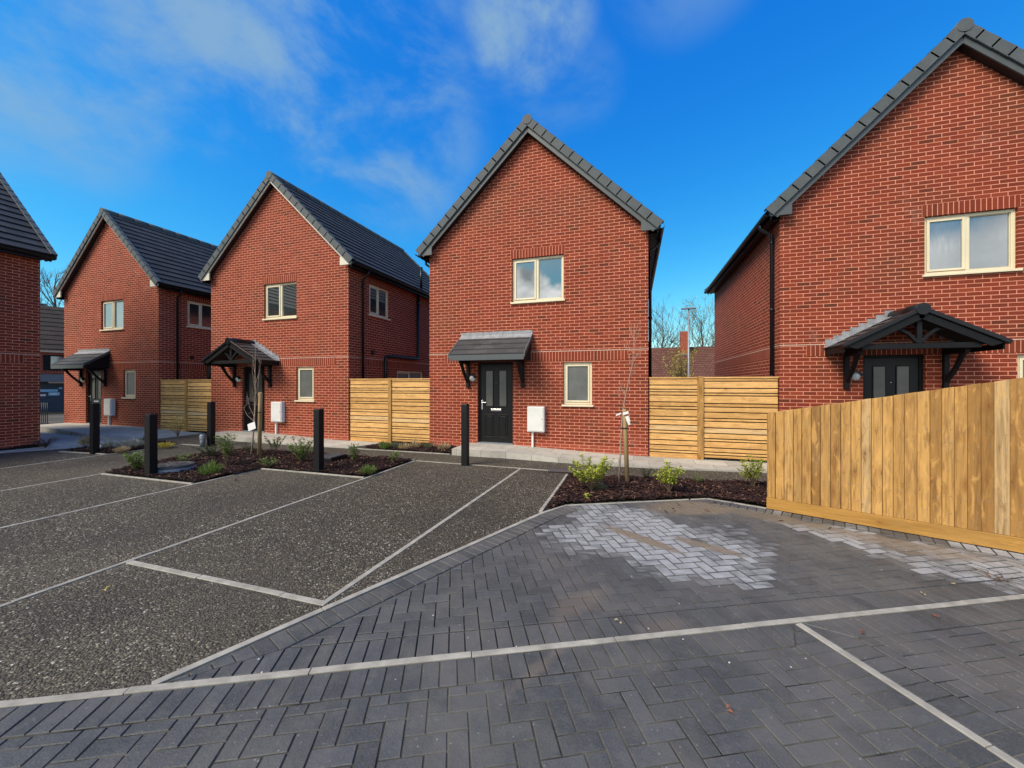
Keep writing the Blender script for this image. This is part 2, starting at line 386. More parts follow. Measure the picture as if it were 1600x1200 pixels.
def bloom(p):
    v = 0
    for c, r, k in Wc:
        v = max(v, k * max(0, 1 - ((p - c).length / r) ** 2) ** .6)
    n = noise.fractal(Vector((p.x * 1.7, p.y * 1.7, 3.1)), 1.0, 2.0, 4)
    v = v + .55 * n - .30
    for a, b, w in ((G(900, 850), G(1180, 905), .0), (G(1180, 815), G(1400, 890), .16), (G(1290, 812), G(1560, 875), .13)):
        if w:
            d = b - a; t = max(0, min(1, (p - a).dot(d) / d.length_squared)); dist = (p - a - d * t).length
            if dist < w: v -= .5
    v += ru(-.10, .10)
    return max(0, min(1, v * 1.1))
blocks = MB()
def lay(poly):
    if len(poly) < 3 or area(poly) < .0001: return
    c = sum(poly, Vector()) / len(poly); zt = .016 + ru(-.0014, .0014); tl = Vector((ru(-.008, .008), ru(-.008, .008), 0))
    def sh(k, z):
        o = []
        for i, p in enumerate(poly):
            a, b = poly[i - 1], poly[(i + 1) % len(poly)]
            e1 = (p - a).normalized(); e2 = (b - p).normalized(); n1 = Vector((-e1.y, e1.x, 0)); n2 = Vector((-e2.y, e2.x, 0)); m = n1 + n2
            m = m.normalized() / max(.35, (m.normalized()).dot(n1)) if m.length > .1 else n1
            q = p + m * k; o.append(Vector((q.x, q.y, z + (q - c).dot(tl))))
        return o
    t, s_, l = sh(.0070, zt), sh(.0038, zt - .0045), sh(.0036, zt - .014)
    b = len(blocks.v); n = len(poly); at = bloom(c)
    for r in (t, s_, l): blocks.v.extend(tuple(p) for p in r)
    blocks.idx([b + i for i in range(n)], at=at)
    for k in (0, 1):
        for i in range(n):
            j = (i + 1) % n; blocks.idx([b + k * n + i, b + (k + 1) * n + i, b + (k + 1) * n + j, b + k * n + j], at=-.6)
def herring(poly, insets):
    hs = halves(poly, insets=insets); o = L1a; w = .1
    us = [(p - o).dot(D1) for p in poly]; vs = [(p - o).dot(N1) for p in poly]
    u0, u1, v0, v1 = min(us), max(us), min(vs), max(vs)
    for k in range(int(v0 / w) - 4, int(v1 / w) + 4):
        for j in range(int((u0 / w - k) / 4) - 3, int((u1 / w - k) / 4) + 3):
            for (a, b, c, d) in ((0, 0, 2, 1), (2, -1, 3, 1)):
                x0, y0, x1, y1 = [(q + off) * w for q, off in ((a, k + 4 * j), (b, k), (c, k + 4 * j), (d, k))]
                if x1 < u0 or x0 > u1 or y1 < v0 or y0 > v1: continue
                q = [o + D1 * x + N1 * y for x, y in ((x0, y0), (x1, y0), (x1, y1), (x0, y1))]
                for h in hs:
                    q = clip(q, h)
                    if len(q) < 3: break
                else: lay(q)
def soldiers(poly, i, depth=.2, gap=.027):
    a, b = poly[i], poly[(i + 1) % len(poly)]; pa, pb = poly[i - 1], poly[(i + 2) % len(poly)]
    d = (b - a).normalized(); n = Vector((-d.y, d.x, 0)); L = (b - a).length
    e1 = (a - pa).normalized(); m1 = (n + Vector((-e1.y, e1.x, 0))).normalized(); e2 = (pb - b).normalized(); m2 = (n + Vector((-e2.y, e2.x, 0))).normalized()
    h1 = (a, Vector((m1.y, -m1.x, 0))); h2 = (b, Vector((-m2.y, m2.x, 0)))
    k = -int(.4 / .1)
    while k * .1 < L + .4:
        q = [a + d * x + n * y for x, y in ((k * .1, gap), (k * .1 + .1, gap), (k * .1 + .1, gap + depth), (k * .1, gap + depth))]
        q = clip(clip(q, h1), h2) if len(q) > 2 else q
        if len(q) > 2: lay(q)
        k += 1
bedA, bedB, bedC, bedD = G(848, 803), G(885, 791), G(1105, 780.6), Fa
P1 = [L1a.copy(), XF, Fa, bedC, bedB, bedA]
INS = [.232, .232, .232, .232, .232, .232]
herring(P1, INS)
for i in range(6): soldiers(P1, i)
far = 3.4
P2 = [L1left, L1left - N1 * far, P_T + D10 * far, P_T]
herring(P2, [0, 0, .232, .232]); soldiers(P2, 2); soldiers(P2, 3)
P3 = [P_T, P_T + D10 * far, XF - N1 * far + D1 * 1.2, XF]
herring(P3, [.232, 0, 0, .232]); soldiers(P3, 0); soldiers(P3, 3)
tag(blocks.build('block_paving', BLOCK), kind='structure')
mb = MB()
def sheet(poly, z): mb.face([(p.x, p.y, z) for p in poly])
sheet(P1, .006); sheet([L1left, L1left - N1 * 7, XF - N1 * 7 + D1 * 4, XF + D1 * .2], .0105)
tag(mb.build('paving_bed', JOINT), kind='structure')

# pale concrete edging set into the surface
edge = MB()
def strip(a, b, w=.046, z=.0185, seg=.915):
    a, b = Vector((a[0], a[1], 0)), Vector((b[0], b[1], 0)); d = (b - a); L = d.length; d.normalize(); x = Vector((-d.y, d.x, 0)); t = 0
    while t < L - .02:
        l = min(seg, L - t); zz = z + ru(-.002, .002); s = ru(-.003, .003)
        edge.obox(a + d * (t + .002) - x * (w / 2 + s) - Vector((0, 0, .05)), d * (l - .004), x * w, (0, 0, .05 + zz)); t += seg
strip(L1left, XF); strip(P_T + D10 * .03, P_T + D10 * 3.4, .05)
strip(L1a + N1 * .03, bedA, .05); strip(bedA, bedB, .045)
strip(bedB, bedC, .04); strip(bedC, Fa, .04)
strip((-4.48, -.2), (-4.48, 7.25), .044, .007); strip((-6.9, -2), (-6.9, 5.65), .044, .007); strip((-9.3, -3), (-9.3, 4.45), .044, .007); strip((-11.75, -4), (-11.75, 7.28), .044, .007)
strip((-4.455, 2.33), (-2.22, 2.33), .055, .008); strip((-2.22, 2.3), (-2.1, 7.18), .05, .007); strip((-4.455, 7.25), (-1.55, 7.2), .035, .008)
strip((-6.875, 5.65), (-4.51, 5.65), .04); strip((-9.275, 4.45), (-6.925, 4.45), .04); strip((-9.3, 7.25), (-4.51, 7.27), .035); strip((-11.72, 7.28), (-10.9, 7.28), .035)
strip(bedA + Vector((-.03, .02, 0)), (-1.14, 6.9), .045, .03, .3); strip((-1.1, 6.92), (2.1, 7.28), .035)
strip((-13.3, 5.6), (-11.78, 5.72), .04); strip((-6.75, 8.12), (-4.1, 8.14), .035)
tag(edge.build('kerb_edging', CONC, bevel=.004), kind='structure')

# raised pale paths along the house fronts
def path(name, front, back):
    m = MB(); n = len(front)
    for i in range(n - 1):
        a, b = Vector(front[i]), Vector(front[i + 1]); c, d = Vector((*back[i + 1], b.z)), Vector((*back[i], a.z))
        m.face([a, b, c, d], [(p.x, p.y) for p in (a, b, c, d)])
        m.face([(a.x, a.y, -.05), (b.x, b.y, -.05), b, a], [(a.x, .2), (b.x, .2), (b.x, .2 + b.z), (a.x, .2 + a.z)])
    for i in (0, n - 1):
        a, d = Vector(front[i]), Vector((*back[i], front[i][2])); m.face([(d.x, d.y, -.05), (a.x, a.y, -.05), a, d], [(d.y, .1), (a.y, .1), (a.y, .25), (d.y, .25)])
    return tag(m.build(name, FLAGS), kind='structure')
BK = 9.12
path('path', [(-4.02, 8.08, .15), (-2.75, 8.08, .145), (-1.6, 8.0, .10), (-.7, 7.95, .06), (.8, 8.02, .03), (3.2, 8.32, .025)], [(-4.02, BK), (-2.75, BK), (-1.6, BK), (-.7, BK), (.8, 9.2), (3.2, 9.2)])
path('path', [(-12.7, 8.8, .12), (-12.2, 8.5, .15), (-11.0, 8.16, .15), (-9.4, 8.12, .09), (-8.3, 8.10, .04), (-6.95, 8.12, .025), (-6.7, 8.9, .02)], [(-12.7, BK), (-12.2, BK), (-11.0, BK), (-9.4, BK), (-8.3, BK), (-6.95, BK), (-6.7, BK)])
path('path', [(-20.9, 7.9, .15), (-19.6, 7.83, .15), (-17.5, 7.5, .14), (-16.0, 7.36, .10), (-15.0, 7.3, .05), (-13.6, 7.4, .02)], [(-20.9, BK), (-19.6, BK), (-17.5, BK), (-16.0, BK), (-15.0, BK), (-13.6, BK)])
mb = MB()
pv = [(-26, 5.2), (-15.2, 5.2), (-15.2, -4), (-14.1, -4), (-14.2, 5.1), (-13.55, 6.15), (-13.45, 7.3), (-15, 7.28), (-17.5, 7.48), (-19.6, 7.8), (-26, 8.0)]
mb.face([(x, y, .012) for x, y in pv], [(x, y) for x, y in pv]); tag(mb.build('pavement', FLAGS), kind='structure')

# ------------------------------------------------------------------ planting beds
def inside(p, poly):
    r = False
    for i in range(len(poly)):
        a, b = poly[i - 1], poly[i]
        if (a[1] > p[1]) != (b[1] > p[1]) and p[0] < (b[0] - a[0]) * (p[1] - a[1]) / (b[1] - a[1]) + a[0]: r = not r
    return r
def bedz(x, y): return .035 + .028 * noise.fractal(Vector((x * 2.3, y * 2.3, 1.7)), 1, 2, 3)
def bed(poly, chips):
    xs = [p[0] for p in poly]; ys = [p[1] for p in poly]; c = .06; m = MB()
    nx, ny = int((max(xs) - min(xs)) / c) + 1, int((max(ys) - min(ys)) / c) + 1
    for i in range(nx):
        for j in range(ny):
            x, y = min(xs) + i * c, min(ys) + j * c
            if inside((x + c / 2, y + c / 2), poly):
                m.face([(a, b, bedz(a, b)) for a, b in ((x, y), (x + c, y), (x + c, y + c), (x, y + c))])
    tag(m.build('planting_bed', SOIL), kind='structure')
    m = MB(); k = 0
    while k < chips:
        x, y = ru(min(xs) - .03, max(xs) + .03), ru(min(ys) - .03, max(ys) + .03)
        if not inside((x, y), poly) and rnd() < .997: continue
        k += 1; l, w, h = ru(.018, .075), ru(.008, .022), ru(.003, .009)
        rot = Euler((ru(-.5, .5), ru(-.55, .55), ru(0, 6.28))).to_matrix(); z = bedz(x, y) + ru(.004, .022)
        m.obox(Vector((x, y, z)) - rot @ Vector((l / 2, w / 2, 0)), rot @ Vector((l, ru(-.004, .004), 0)), rot @ Vector((0, w, 0)), rot @ Vector((0, 0, h)))
    tag(m.build('bark_mulch', CHIP), kind='stuff')
bed([(-1.08, 4.86), (-.86, 5.24), (1.0, 6.14), (1.66, 5.9), (2.05, 5.72), (2.4, 7.28), (-1.08, 6.88)], 5200)
bed([(-9.27, 4.49), (-6.94, 4.49), (-6.88, 5.68), (-4.52, 5.68), (-4.52, 7.24), (-9.2, 7.2), (-9.7, 6.6), (-9.65, 5.6)], 6000)
bed([(-6.6, 8.18), (-4.1, 8.18), (-4.05, 9.0), (-6.6, 9.0)], 1300)
bed([(-13.3, 5.65), (-11.8, 5.77), (-11.8, 7.24), (-13.3, 7.28), (-13.4, 6.2)], 1500)
bed([(-13.55, 8.2), (-12.85, 8.3), (-12.8, 9.05), (-15.6, 9.05), (-15.5, 8.6)], 500) if False else None
bed([(-15.1, 4.9), (-14.75, 5.0), (-14.7, 6.1), (-15.15, 6.1)], 150)

# ------------------------------------------------------------------ houses
W, D = 5.46, 6.6
PITCH = R(43.9); TP, CP, SP = math.tan(PITCH), math.cos(PITCH), math.sin(PITCH)
EZ = 5.35                                                             # tile surface height above the wall face
def slope(side, s, n, v):
    """point on a roof slope: s up from the eave tip, n above the tile plane, v along the ridge"""
    u = -.24 + s * CP - n * SP; z = EZ - .24 * TP + s * SP + n * CP
    return Vector((u if side < 0 else W - u, v, z))
SL = (W / 2 + .24) / CP

def wall_part(parent, opens, uvo):
    """four brick walls with real openings; opens[face] = [(x0, x1, z0, z1, reveal)]"""
    m = MB()
    faces = {'front': (lambda x, y, z: (x, y, z), W), 'right': (lambda x, y, z: (W - y, x, z), D), 'back': (lambda x, y, z: (W - x, D - y, z), W), 'left': (lambda x, y, z: (y, D - x, z), D)}
    for q, (name, (P, wd)) in enumerate(faces.items()):
        ops = opens.get(name, []); zt = EZ - .10
        xs = sorted({0, wd, *[o[0] for o in ops], *[o[1] for o in ops]}); zs = sorted({-.1, zt, *[o[2] for o in ops], *[o[3] for o in ops]})
        uo = uvo + q * 3.37
        for i in range(len(xs) - 1):
            for j in range(len(zs) - 1):
                x0, x1, z0, z1 = xs[i], xs[i + 1], zs[j], zs[j + 1]; cx, cz = (x0 + x1) / 2, (z0 + z1) / 2
                if any(o[0] < cx < o[1] and o[2] < cz < o[3] for o in ops): continue
                m.face([P(x0, 0, z0), P(x1, 0, z0), P(x1, 0, z1), P(x0, 0, z1)], [(x0 + uo, z0), (x1 + uo, z0), (x1 + uo, z1), (x0 + uo, z1)])
        if wd == W:
            za = EZ + W / 2 * TP - .10
            m.face([P(0, 0, zt), P(W, 0, zt), P(W / 2, 0, za)], [(uo, zt), (W + uo, zt), (W / 2 + uo, za)])
        for x0, x1, z0, z1, r in ops:
            for a, b in (((x0, z0), (x0, z1)), ((x0, z1), (x1, z1)), ((x1, z1), (x1, z0)), ((x1, z0), (x0, z0))):
                vert = a[0] == b[0]
                uv = [(a[0] + uo, a[1]), (a[0] + uo + .0, b[1]), (a[0] + uo + r, b[1]), (a[0] + uo + r, a[1])] if vert else [(a[0] + uo, a[1]), (b[0] + uo, a[1]), (b[0] + uo, a[1] + r), (a[0] + uo, a[1] + r)]
                m.face([P(a[0], 0, a[1]), P(b[0], 0, b[1]), P(b[0], r, b[1]), P(a[0], r, a[1])], uv)
    return m.build('wall', BRICK, parent)

def window(parent, loc, rz, w, h, lights, glass):
    """local frame: x along the wall, y inwards, z up; origin at the bottom left of the opening"""
    y0 = .05; fr = MB(); t = .055
    fr.box((0, y0, 0), (t, y0 + .07, h)); fr.box((w - t, y0, 0), (w, y0 + .07, h)); fr.box((t, y0, 0), (w - t, y0 + .07, t)); fr.box((t, y0, h - t), (w - t, y0 + .07, h))
    panes = []
    if lights == 2:
        mx = w * .47; fr.box((mx, y0 + .001, t), (mx + .06, y0 + .068, h - t)); panes = [(t, mx, True), (mx + .06, w - t, False)]
    else: panes = [(t, w - t, True)]
    f = fr.build('window', CREAM, parent, loc, rz, bevel=.006)
    for a, b, sash in panes:
        k = .042 if sash else .012
        m = MB(); ys = y0 - .014 if sash else y0 + .012
        g = .004
        m.box((a + g, ys, t + g), (a + k, ys + .05, h - t - g)); m.box((b - k, ys, t + g), (b - g, ys + .05, h - t - g)); m.box((a + k, ys, t + g), (b - k, ys + .05, t + k)); m.box((a + k, ys, h - t - k), (b - k, ys + .05, h - t - g))
        m.build('sash', CREAM, f, bevel=.004)
        p = MB(); yp = ys + .024; p.box((a + k - .002, yp, t + k - .002), (b - k + .002, yp + .02, h - t - k + .002)); p.build('pane', glass, f)
    s = MB(); s.box((-.035, -.045, -.045), (w + .035, y0 + .03, -.002)); s.build('sill', CREAM, f, bevel=.006)
    return f

def door(parent, u0, u1, z0, z1):
    y0 = .09; w, h = u1 - u0, z1 - z0; fr = MB(); t = .055
    fr.box((0, y0 - .02, 0), (t, y0 + .05, h)); fr.box((w - t, y0 - .02, 0), (w, y0 + .05, h)); fr.box((t, y0 - .02, h - t), (w - t, y0 + .05, h))
    d = MB(); d.box((t + .003, y0, .03), (w - t - .003, y0 + .045, h - t - .003))
    o = d.build('door', BLACKDOOR, parent, (u0, 0, z0))
    fr.build('frame', BLACKWOOD, o, bevel=.004)
    tr = MB(); tr.box((0, -.02, 0), (w, y0 + .05, .028)); tr.build('threshold', STEEL, o)
    cx = w / 2; m = MB(); g = MB()
    for sx in (-1, 1):
        a, b = (cx + sx * .09, cx + sx * .27); a, b = min(a, b), max(a, b)
        g.box((a, y0 - .006, .95), (b, y0 + .004, h - .22))
        for lo, hi in (((a - .018, .932), (a, h - .202)), ((b, .932), (b + .018, h - .202)), ((a, .932), (b, .95)), ((a, h - .22), (b, h - .202))):
            m.box((lo[0], y0 - .016, lo[1]), (hi[0], y0 + .002, hi[1]))
        for lo, hi in (((a - .03, .17), (a - .01, .72)), ((b + .01, .17), (b + .03, .72)), ((a - .03, .15), (b + .03, .17)), ((a - .03, .72), (b + .03, .74))):
            m.box((lo[0], y0 - .010, lo[1]), (hi[0], y0 + .002, hi[1]))
        m.box((a + .02, y0 - .012, .2), (b - .02, y0 + .002, .69))
    m.build('moulding', BLACKDOOR, o, bevel=.004); g.build('glazing', DOORGLASS, o)
    lb = MB(); lb.box((cx - .14, y0 - .018, .82), (cx + .14, y0 + .001, .875)); lb.build('letterbox', CHROME, o, bevel=.006)
    hd = MB(); hd.box((t + .02, y0 - .012, .85), (t + .055, y0 + .001, 1.09)); hd.bar((t + .037, y0 - .045, 1.03), (t + .16, y0 - .045, 1.03), .018, .018); hd.bar((t + .037, y0 - .05, 1.03), (t + .037, y0, 1.03), .018, .018)
    hd.build('handle', CHROME, o, bevel=.003)
    vw = MB(); vw.lathe([(.012, 0), (.012, .008), (.002, .01)], 10, (cx, y0 - .001, 1.53), 'y'); vw.build('spyhole', CHROME, o)
    return o

def bracket(parent, u, z0, z1, reach):
    m = MB(); t = .075
    m.box((u - t / 2, -t, z0), (u + t / 2, -.001, z1))
    m.prism([(u - .028, -.03, z0 + .16), (u - .028, -.03, z0 + .07), (u - .028, -reach * .55, z0 + .33), (u - .028, -reach + .02, z1 - .06), (u - .028, -reach + .10, z1 - .03), (u - .028, -reach * .5, z0 + .40)], (.056, 0, 0))
    m.box((u - t / 2 + .002, -reach - .02, z1 - .075), (u + t / 2 - .002, -t, z1))
    return m.build('bracket', BLACKWOOD, parent, bevel=.005)

def lean_canopy(house):
    u0, u1, pr, zt, zf = .93, 2.80, .72, 2.86, 2.34
    m = MB(); n = 4
    for k in range(n):
        a = k / n; b = (k + 1) / n; o = .022
        p = [(-.005 - pr * t, zt + (zf - zt) * t) for t in (a, b)]
        q = [(u0, p[0][0], p[0][1]), (u1, p[0][0], p[0][1]), (u1, p[1][0], p[1][1] + o), (u0, p[1][0], p[1][1] + o)]
        s0, s1 = a * .89, b * .89
        m.face([q[3], q[2], q[1], q[0]], [(u0, s1), (u1, s1), (u1, s0), (u0, s0)])
        m.face([(u0, p[1][0], p[1][1] - .012), (u1, p[1][0], p[1][1] - .012), q[2], q[3]])
        m.face([q[0], (u0, p[0][0], p[0][1] - .05), (u0, p[1][0], p[1][1] - .05), q[3]]); m.face([q[1], q[2], (u1, p[1][0], p[1][1] - .05), (u1, p[0][0], p[0][1] - .05)])
    c = m.build('canopy', CTILE, house)
    s = MB(); s.prism([(u0 + .03, -.003, zt - .06), (u0 + .03, -pr + .02, zf - .06), (u0 + .03, -pr + .02, zf - .11), (u0 + .03, -.003, zf - .11)], (u1 - u0 - .06, 0, 0)); s.build('roof_frame', BLACKWOOD, c)
    f = MB(); f.box((u0 + .005, -pr - .012, zf - .135), (u1 - .005, -pr + .018, zf - .012)); f.build('fascia', BARGE, c, bevel=.004)
    for uu in (u0 - .02, u1 - .012):
        v = MB(); v.prism([(uu, -.004, zt + .018), (uu, -pr - .01, zf + .018 + .01), (uu, -pr - .01, zf - .075), (uu, -.004, zt - .085)], (.032, 0, 0))
        v.build('verge', BARGE, c, bevel=.004)
    l = MB(); l.box((u0 - .01, -.012, zt), (u1 + .01, -.002, zt + .10)); l.obox((u0 - .01, -.012, zt + .012), (u1 - u0 + .02, 0, 0), (0, -.13, -.094), (0, 0, .008)); l.build('flashing', LEAD, c)
    for u in (1.12, 2.57): bracket(c, u, 1.56, 2.228, .52)
    return c

def gable_canopy(house):
    uc, hw, pr, za, ze = 1.83, 1.07, .74, 2.92, 2.34; L = math.hypot(hw, za - ze); cs, sn = hw / L, (za - ze) / L
    m = MB(); n = 6
    def Q(side, s, o, v): return Vector((uc + side * (hw - s * cs - 0 * o) + side * o * sn, v, ze + s * sn + o * cs))
    for side in (-1, 1):
        for k in range(n):
            s0, s1 = L * k / n, L * (k + 1) / n; q = [Q(side, s0, .024, -pr), Q(side, s0, .024, -.004), Q(side, s1, .004, -.004), Q(side, s1, .004, -pr)]
            uv = [(0, s0), (pr, s0), (pr, s1), (0, s1)]
            if side > 0: q = q[::-1]; uv = uv[::-1]
            m.face(q, uv); m.face([Q(side, s0, -.012, -pr), Q(side, s0, -.012, -.004), Q(side, s0, .024, -.004), Q(side, s0, .024, -pr)])
        m.face([Q(side, 0, -.02, -pr), Q(side, L, -.02, -pr), Q(side, L, -.02, -.004), Q(side, 0, -.02, -.004)])
    c = m.build('canopy', CTILE, house)
    b = MB(); cp = MB()
    for side in (-1, 1):
        b.prism([Q(side, -.02, .0, -pr - .02), Q(side, L + .0, .0, -pr - .02), Q(side, L - .03, -.15, -pr - .02), Q(side, .12, -.15, -pr - .02)], (0, .04, 0))
        cp.prism([Q(side, -.05, .045, -pr - .05), Q(side, L - .02, .045, -pr - .05), Q(side, L - .02, -.03, -pr - .05), Q(side, -.05, -.03, -pr - .05)], (0, .09, 0))
        f = MB(); f.obox(Q(side, .0, -.03, -pr + .021), (0, pr - .03, 0), (side * .02, 0, 0), (0, 0, -.1)); f.build('fascia', BLACKWOOD, c)
    b.build('bargeboard', BLACKWOOD, c, bevel=.004); cp.build('verge', BLACKP, c, bevel=.012)
    t = MB(); yb = -pr + .03
    t.box((uc - .80, yb, ze - .085), (uc + .80, yb + .07, ze + .005)); t.box((uc - .035, yb + .003, ze + .005), (uc + .035, yb + .06, za - .14))
    for side in (-1, 1):
        pts = [(uc + side * .03, ze + .03), (uc + side * .13, ze + .16), (uc + side * .25, ze + .25), (uc + side * .40, ze + .28)]
        for (a, z), (a2, z2) in zip(pts[:-1], pts[1:]): t.bar((a, yb + .03, z), (a2, yb + .03, z2), .05, .055, (0, 1, 0))
    t.build('truss', BLACKWOOD, c, bevel=.004)
    w = MB()
    for side in (-1, 1): w.box((uc + side * .74 - .035, -pr + .11, ze - .08), (uc + side * .74 + .035, -.003, ze - .01))
    w.build('wall_plate', BLACKWOOD, c)
    r = MB(); r.tube([(uc, -pr - .06, za + .0), (uc, -.02, za + .0)], .10, 14); r.build('ridge_tile', BLACKP, c)
    l = MB()
    for side in (-1, 1):
        for k in range(8):
            s0 = L * k / 8; a = Q(side, s0, .026, -.17); l.obox(Q(side, s0 - .03, .030, -.15), (0, .147, 0), Q(side, s0 + L / 8 + .01, .02, -.15) - Q(side, s0 - .03, .03, -.15), (0, 0, .006))
            z0 = ze + s0 * sn; x = Q(side, s0, 0, 0).x; x2 = Q(side, s0 + L / 8, 0, 0).x
            l.box((min(x, x2), -.012, z0), (max(x, x2), -.003, z0 + L / 8 * sn + .11))
    l.build('flashing', LEAD, c)
    for u in (uc - .74, uc + .74): bracket(c, u, 1.56, ze - .082, .5)
    return c

def make_house(label, loc, canopy, barge, uvo, rz=0.0, side_pipes=True):
    h = thing('brick_house', label, 'house', loc, rz, 'new red brick houses around the parking court')
    door_o = (1.37, 2.31, .148, 2.2, .1)
    fw = [(2.29, 3.57, 3.66, 4.73), (3.56, 4.23, 1.165, 2.165)]
    sw = [(.9, 1.92, 3.80, 4.75), (2.35, 4.1, 1.1, 2.12)] if side_pipes else []
    bw = [(1.2, 2.5, 3.66, 4.73), (3.2, 4.5, 3.66, 4.73)]
    wall_part(h, {'front': [door_o] + [(*o, .06) for o in fw], 'right': [(*o, .06) for o in sw], 'back': [(*o, .06) for o in bw]}, uvo)
    window(h, (fw[0][0], 0, fw[0][2]), 0, 1.28, 1.07, 2, GLASSW if uvo > 30 else GLASS); window(h, (fw[1][0], 0, fw[1][2]), 0, .67, 1.0, 1, FROST)
    for i, o in enumerate(sw): window(h, (W, o[0], o[2]), R(90), o[1] - o[0], o[3] - o[2], 2, GLASS if i == 0 else FROST)
    for o in bw: window(h, (W - o[0], D, o[2]), R(180), o[1] - o[0], o[3] - o[2], 2, GLASS)
    door(h, *door_o[:4])
    # string course and soldier bricks
    s = MB(); e = .008
    s.box((-e, -e, 2.42), (W + e, -.0005, 2.436)); s.box((W + .0005, .0, 2.42), (W + e, D, 2.436)); s.box((-e, 0, 2.42), (-.0005, D, 2.436))
    s.build('string_course', MORTAR, h)
    pr = .004
    def sold(P, x0, x1, z0, z1):
        m = MB()
        q = [P(x0, -pr, z0), P(x1, -pr, z0), P(x1, -pr, z1), P(x0, -pr, z1)]
        m.face(q, [(.006, x0), (.006, x1), (.006 + .215, x1), (.006 + .215, x0)])
        for a, b in ((0, 1), (1, 2), (2, 3), (3, 0)):
            A, B = Vector(q[a]), Vector(q[b]); n = Vector(P(0, 0, 0)) - Vector(P(0, -pr, 0)); m.face([A, B, B + n * .95, A + n * .95], [(.1, .03)] * 4)
        m.build('soldier_course', SOLD, h)
    Pf = lambda x, y, z: (x, y, z); Pr = lambda x, y, z: (W - y, x, z); Pl = lambda x, y, z: (y, D - x, z)
    sold(Pf, .45, W - .45, 2.2, 2.418); sold(Pf, 2.25, 3.6, 4.732, 4.95)
    sold(Pr, .45, D - .3, 2.2, 2.418); sold(Pl, .3, D - .45, 2.2, 2.418)
    if sw: sold(Pr, .9, 1.95, 4.752, 4.965)
    # roof
    VO = .18; nC = 14; cl = SL / nC; rf = MB()
    for side in (-1, 1):
        top = []
        for k in range(nC): top += [(k * cl, .034), ((k + 1) * cl, .004)]
        for (s0, n0), (s1, n1) in zip(top[:-1], top[1:]):
            q = [slope(side, s0, n0, -VO), slope(side, s0, n0, D + VO), slope(side, s1, n1, D + VO), slope(side, s1, n1, -VO)]
            if side < 0: q = q[::-1]; uv = [(-VO, s1), (D + VO, s1), (D + VO, s0), (-VO, s0)]
            else: uv = [(-VO, s0), (D + VO, s0), (D + VO, s1), (-VO, s1)]
            rf.face(q, uv)
        q = [slope(side, 0, -.03, -VO), slope(side, SL, -.03, -VO), slope(side, SL, -.03, D + VO), slope(side, 0, -.03, D + VO)]; rf.face(q)
        rf.face([slope(side, 0, -.03, -VO), slope(side, 0, -.03, D + VO), slope(side, 0, .034, D + VO), slope(side, 0, .034, -VO)])
    roof = rf.build('roof', TILE, h)
    for front in (True, False):
        for side in (-1, 1):
            vg = MB(); sg = 1 if front else -1; vy = -VO - .03 if front else D + VO + .03; nv = 14; vl = SL / nv
            for k in range(nv):
                s0, s1 = k * vl - .03, (k + 1) * vl + .01
                a, b, c, d_ = slope(side, s0, .066, vy), slope(side, s1, .057, vy), slope(side, s1, -.120, vy), slope(side, s0, -.127, vy)
                vg.prism([a, b, c, d_], (0, sg * .035, 0))
                lip = [slope(side, s0, .083, vy + sg * .01), slope(side, s1, .058, vy + sg * .01), slope(side, s1, .03, vy + sg * .036), slope(side, s0, .05, vy + sg * .036)]
                vg.prism([slope(side, s0, .045, vy + sg * .036), slope(side, s0, .076, vy + sg * .006), slope(side, s0, .074, vy + sg * .13), slope(side, s0, .045, vy + sg * .13)], slope(side, s1, .05, 0) - slope(side, s0, .064, 0))
            vg.build('verge', VERGE, roof, bevel=.006)
            bd = .215 if barge is BARGE else .168; bg = MB(); vb = -VO + .012 if front else D + VO - .012 - .028
            bg.prism([slope(side, -.0, -.04, vb), slope(side, SL - .0, -.04, vb), slope(side, SL - bd * .95, -bd, vb), slope(side, .0, -bd, vb)], (0, .028, 0))
            ui = .155; zt = EZ + ui * TP - .212 / CP; f = (lambda u: u) if side < 0 else (lambda u: W - u)
            bg.prism([(f(ui), vb - .004, 5.0), (f(-.215), vb - .004, 5.0), (f(-.235), vb - .004, 5.08), (f(-.1), vb - .004, 5.2), (f(ui), vb - .004, zt + .03)], (0, .036, 0))
            bg.build('bargeboard', barge, roof, bevel=.003)
            sf = MB(); v0, v1 = (-VO + .042, -.002) if front else (D + .002, D + VO - .042)
            sf.prism([slope(side, .05, .03 - bd, v0), slope(side, SL - .21, .03 - bd, v0), slope(side, SL - .22, .01 - bd, v0), slope(side, .05, .01 - bd, v0)], (0, v1 - v0, 0)); sf.build('soffit', SOFFIT, roof)
    rg = MB(); nr = 15; rl = (D + 2 * VO + .08) / nr; zr = EZ + W / 2 * TP - .02
    for k in range(nr):
        v = -VO - .04 + k * rl; rg.tube([(W / 2, v, zr), (W / 2, v + rl - .01, zr)], [.118, .108], 14)
    rg.build('ridge_tile', VERGE, roof)
    for side in (-1, 1):
        gt = MB(); fa = MB()
        f = (lambda u: u) if side < 0 else (lambda u: W - u)
        uo, ui = f(-.205), f(-.18); a, b = min(uo, ui), max(uo, ui)
        fa.box((a, -VO + .05, 4.955), (b, D + VO - .05, 5.11)); a, b = min(f(-.18), f(-.002)), max(f(-.18), f(-.002)); fa.box((a, .0, 4.965), (b, D, 4.985))
        ring = []; gx = f(-.27)
        for k in range(9):
            t = math.pi + math.pi * k / 8; ring.append((gx + .06 * math.cos(t), 5.065 + .06 * math.sin(t)))
        inner = [(gx + .052 * math.cos(math.pi + math.pi * k / 8), 5.065 + .052 * math.sin(math.pi + math.pi * k / 8)) for k in range(9)][::-1]
        gt.prism([(x, -VO + .0, z) for x, z in ring + inner], (0, D + 2 * VO, 0))
        gt.build('gutter', BLACKP, roof); fa.build('fascia', BLACKP, roof)
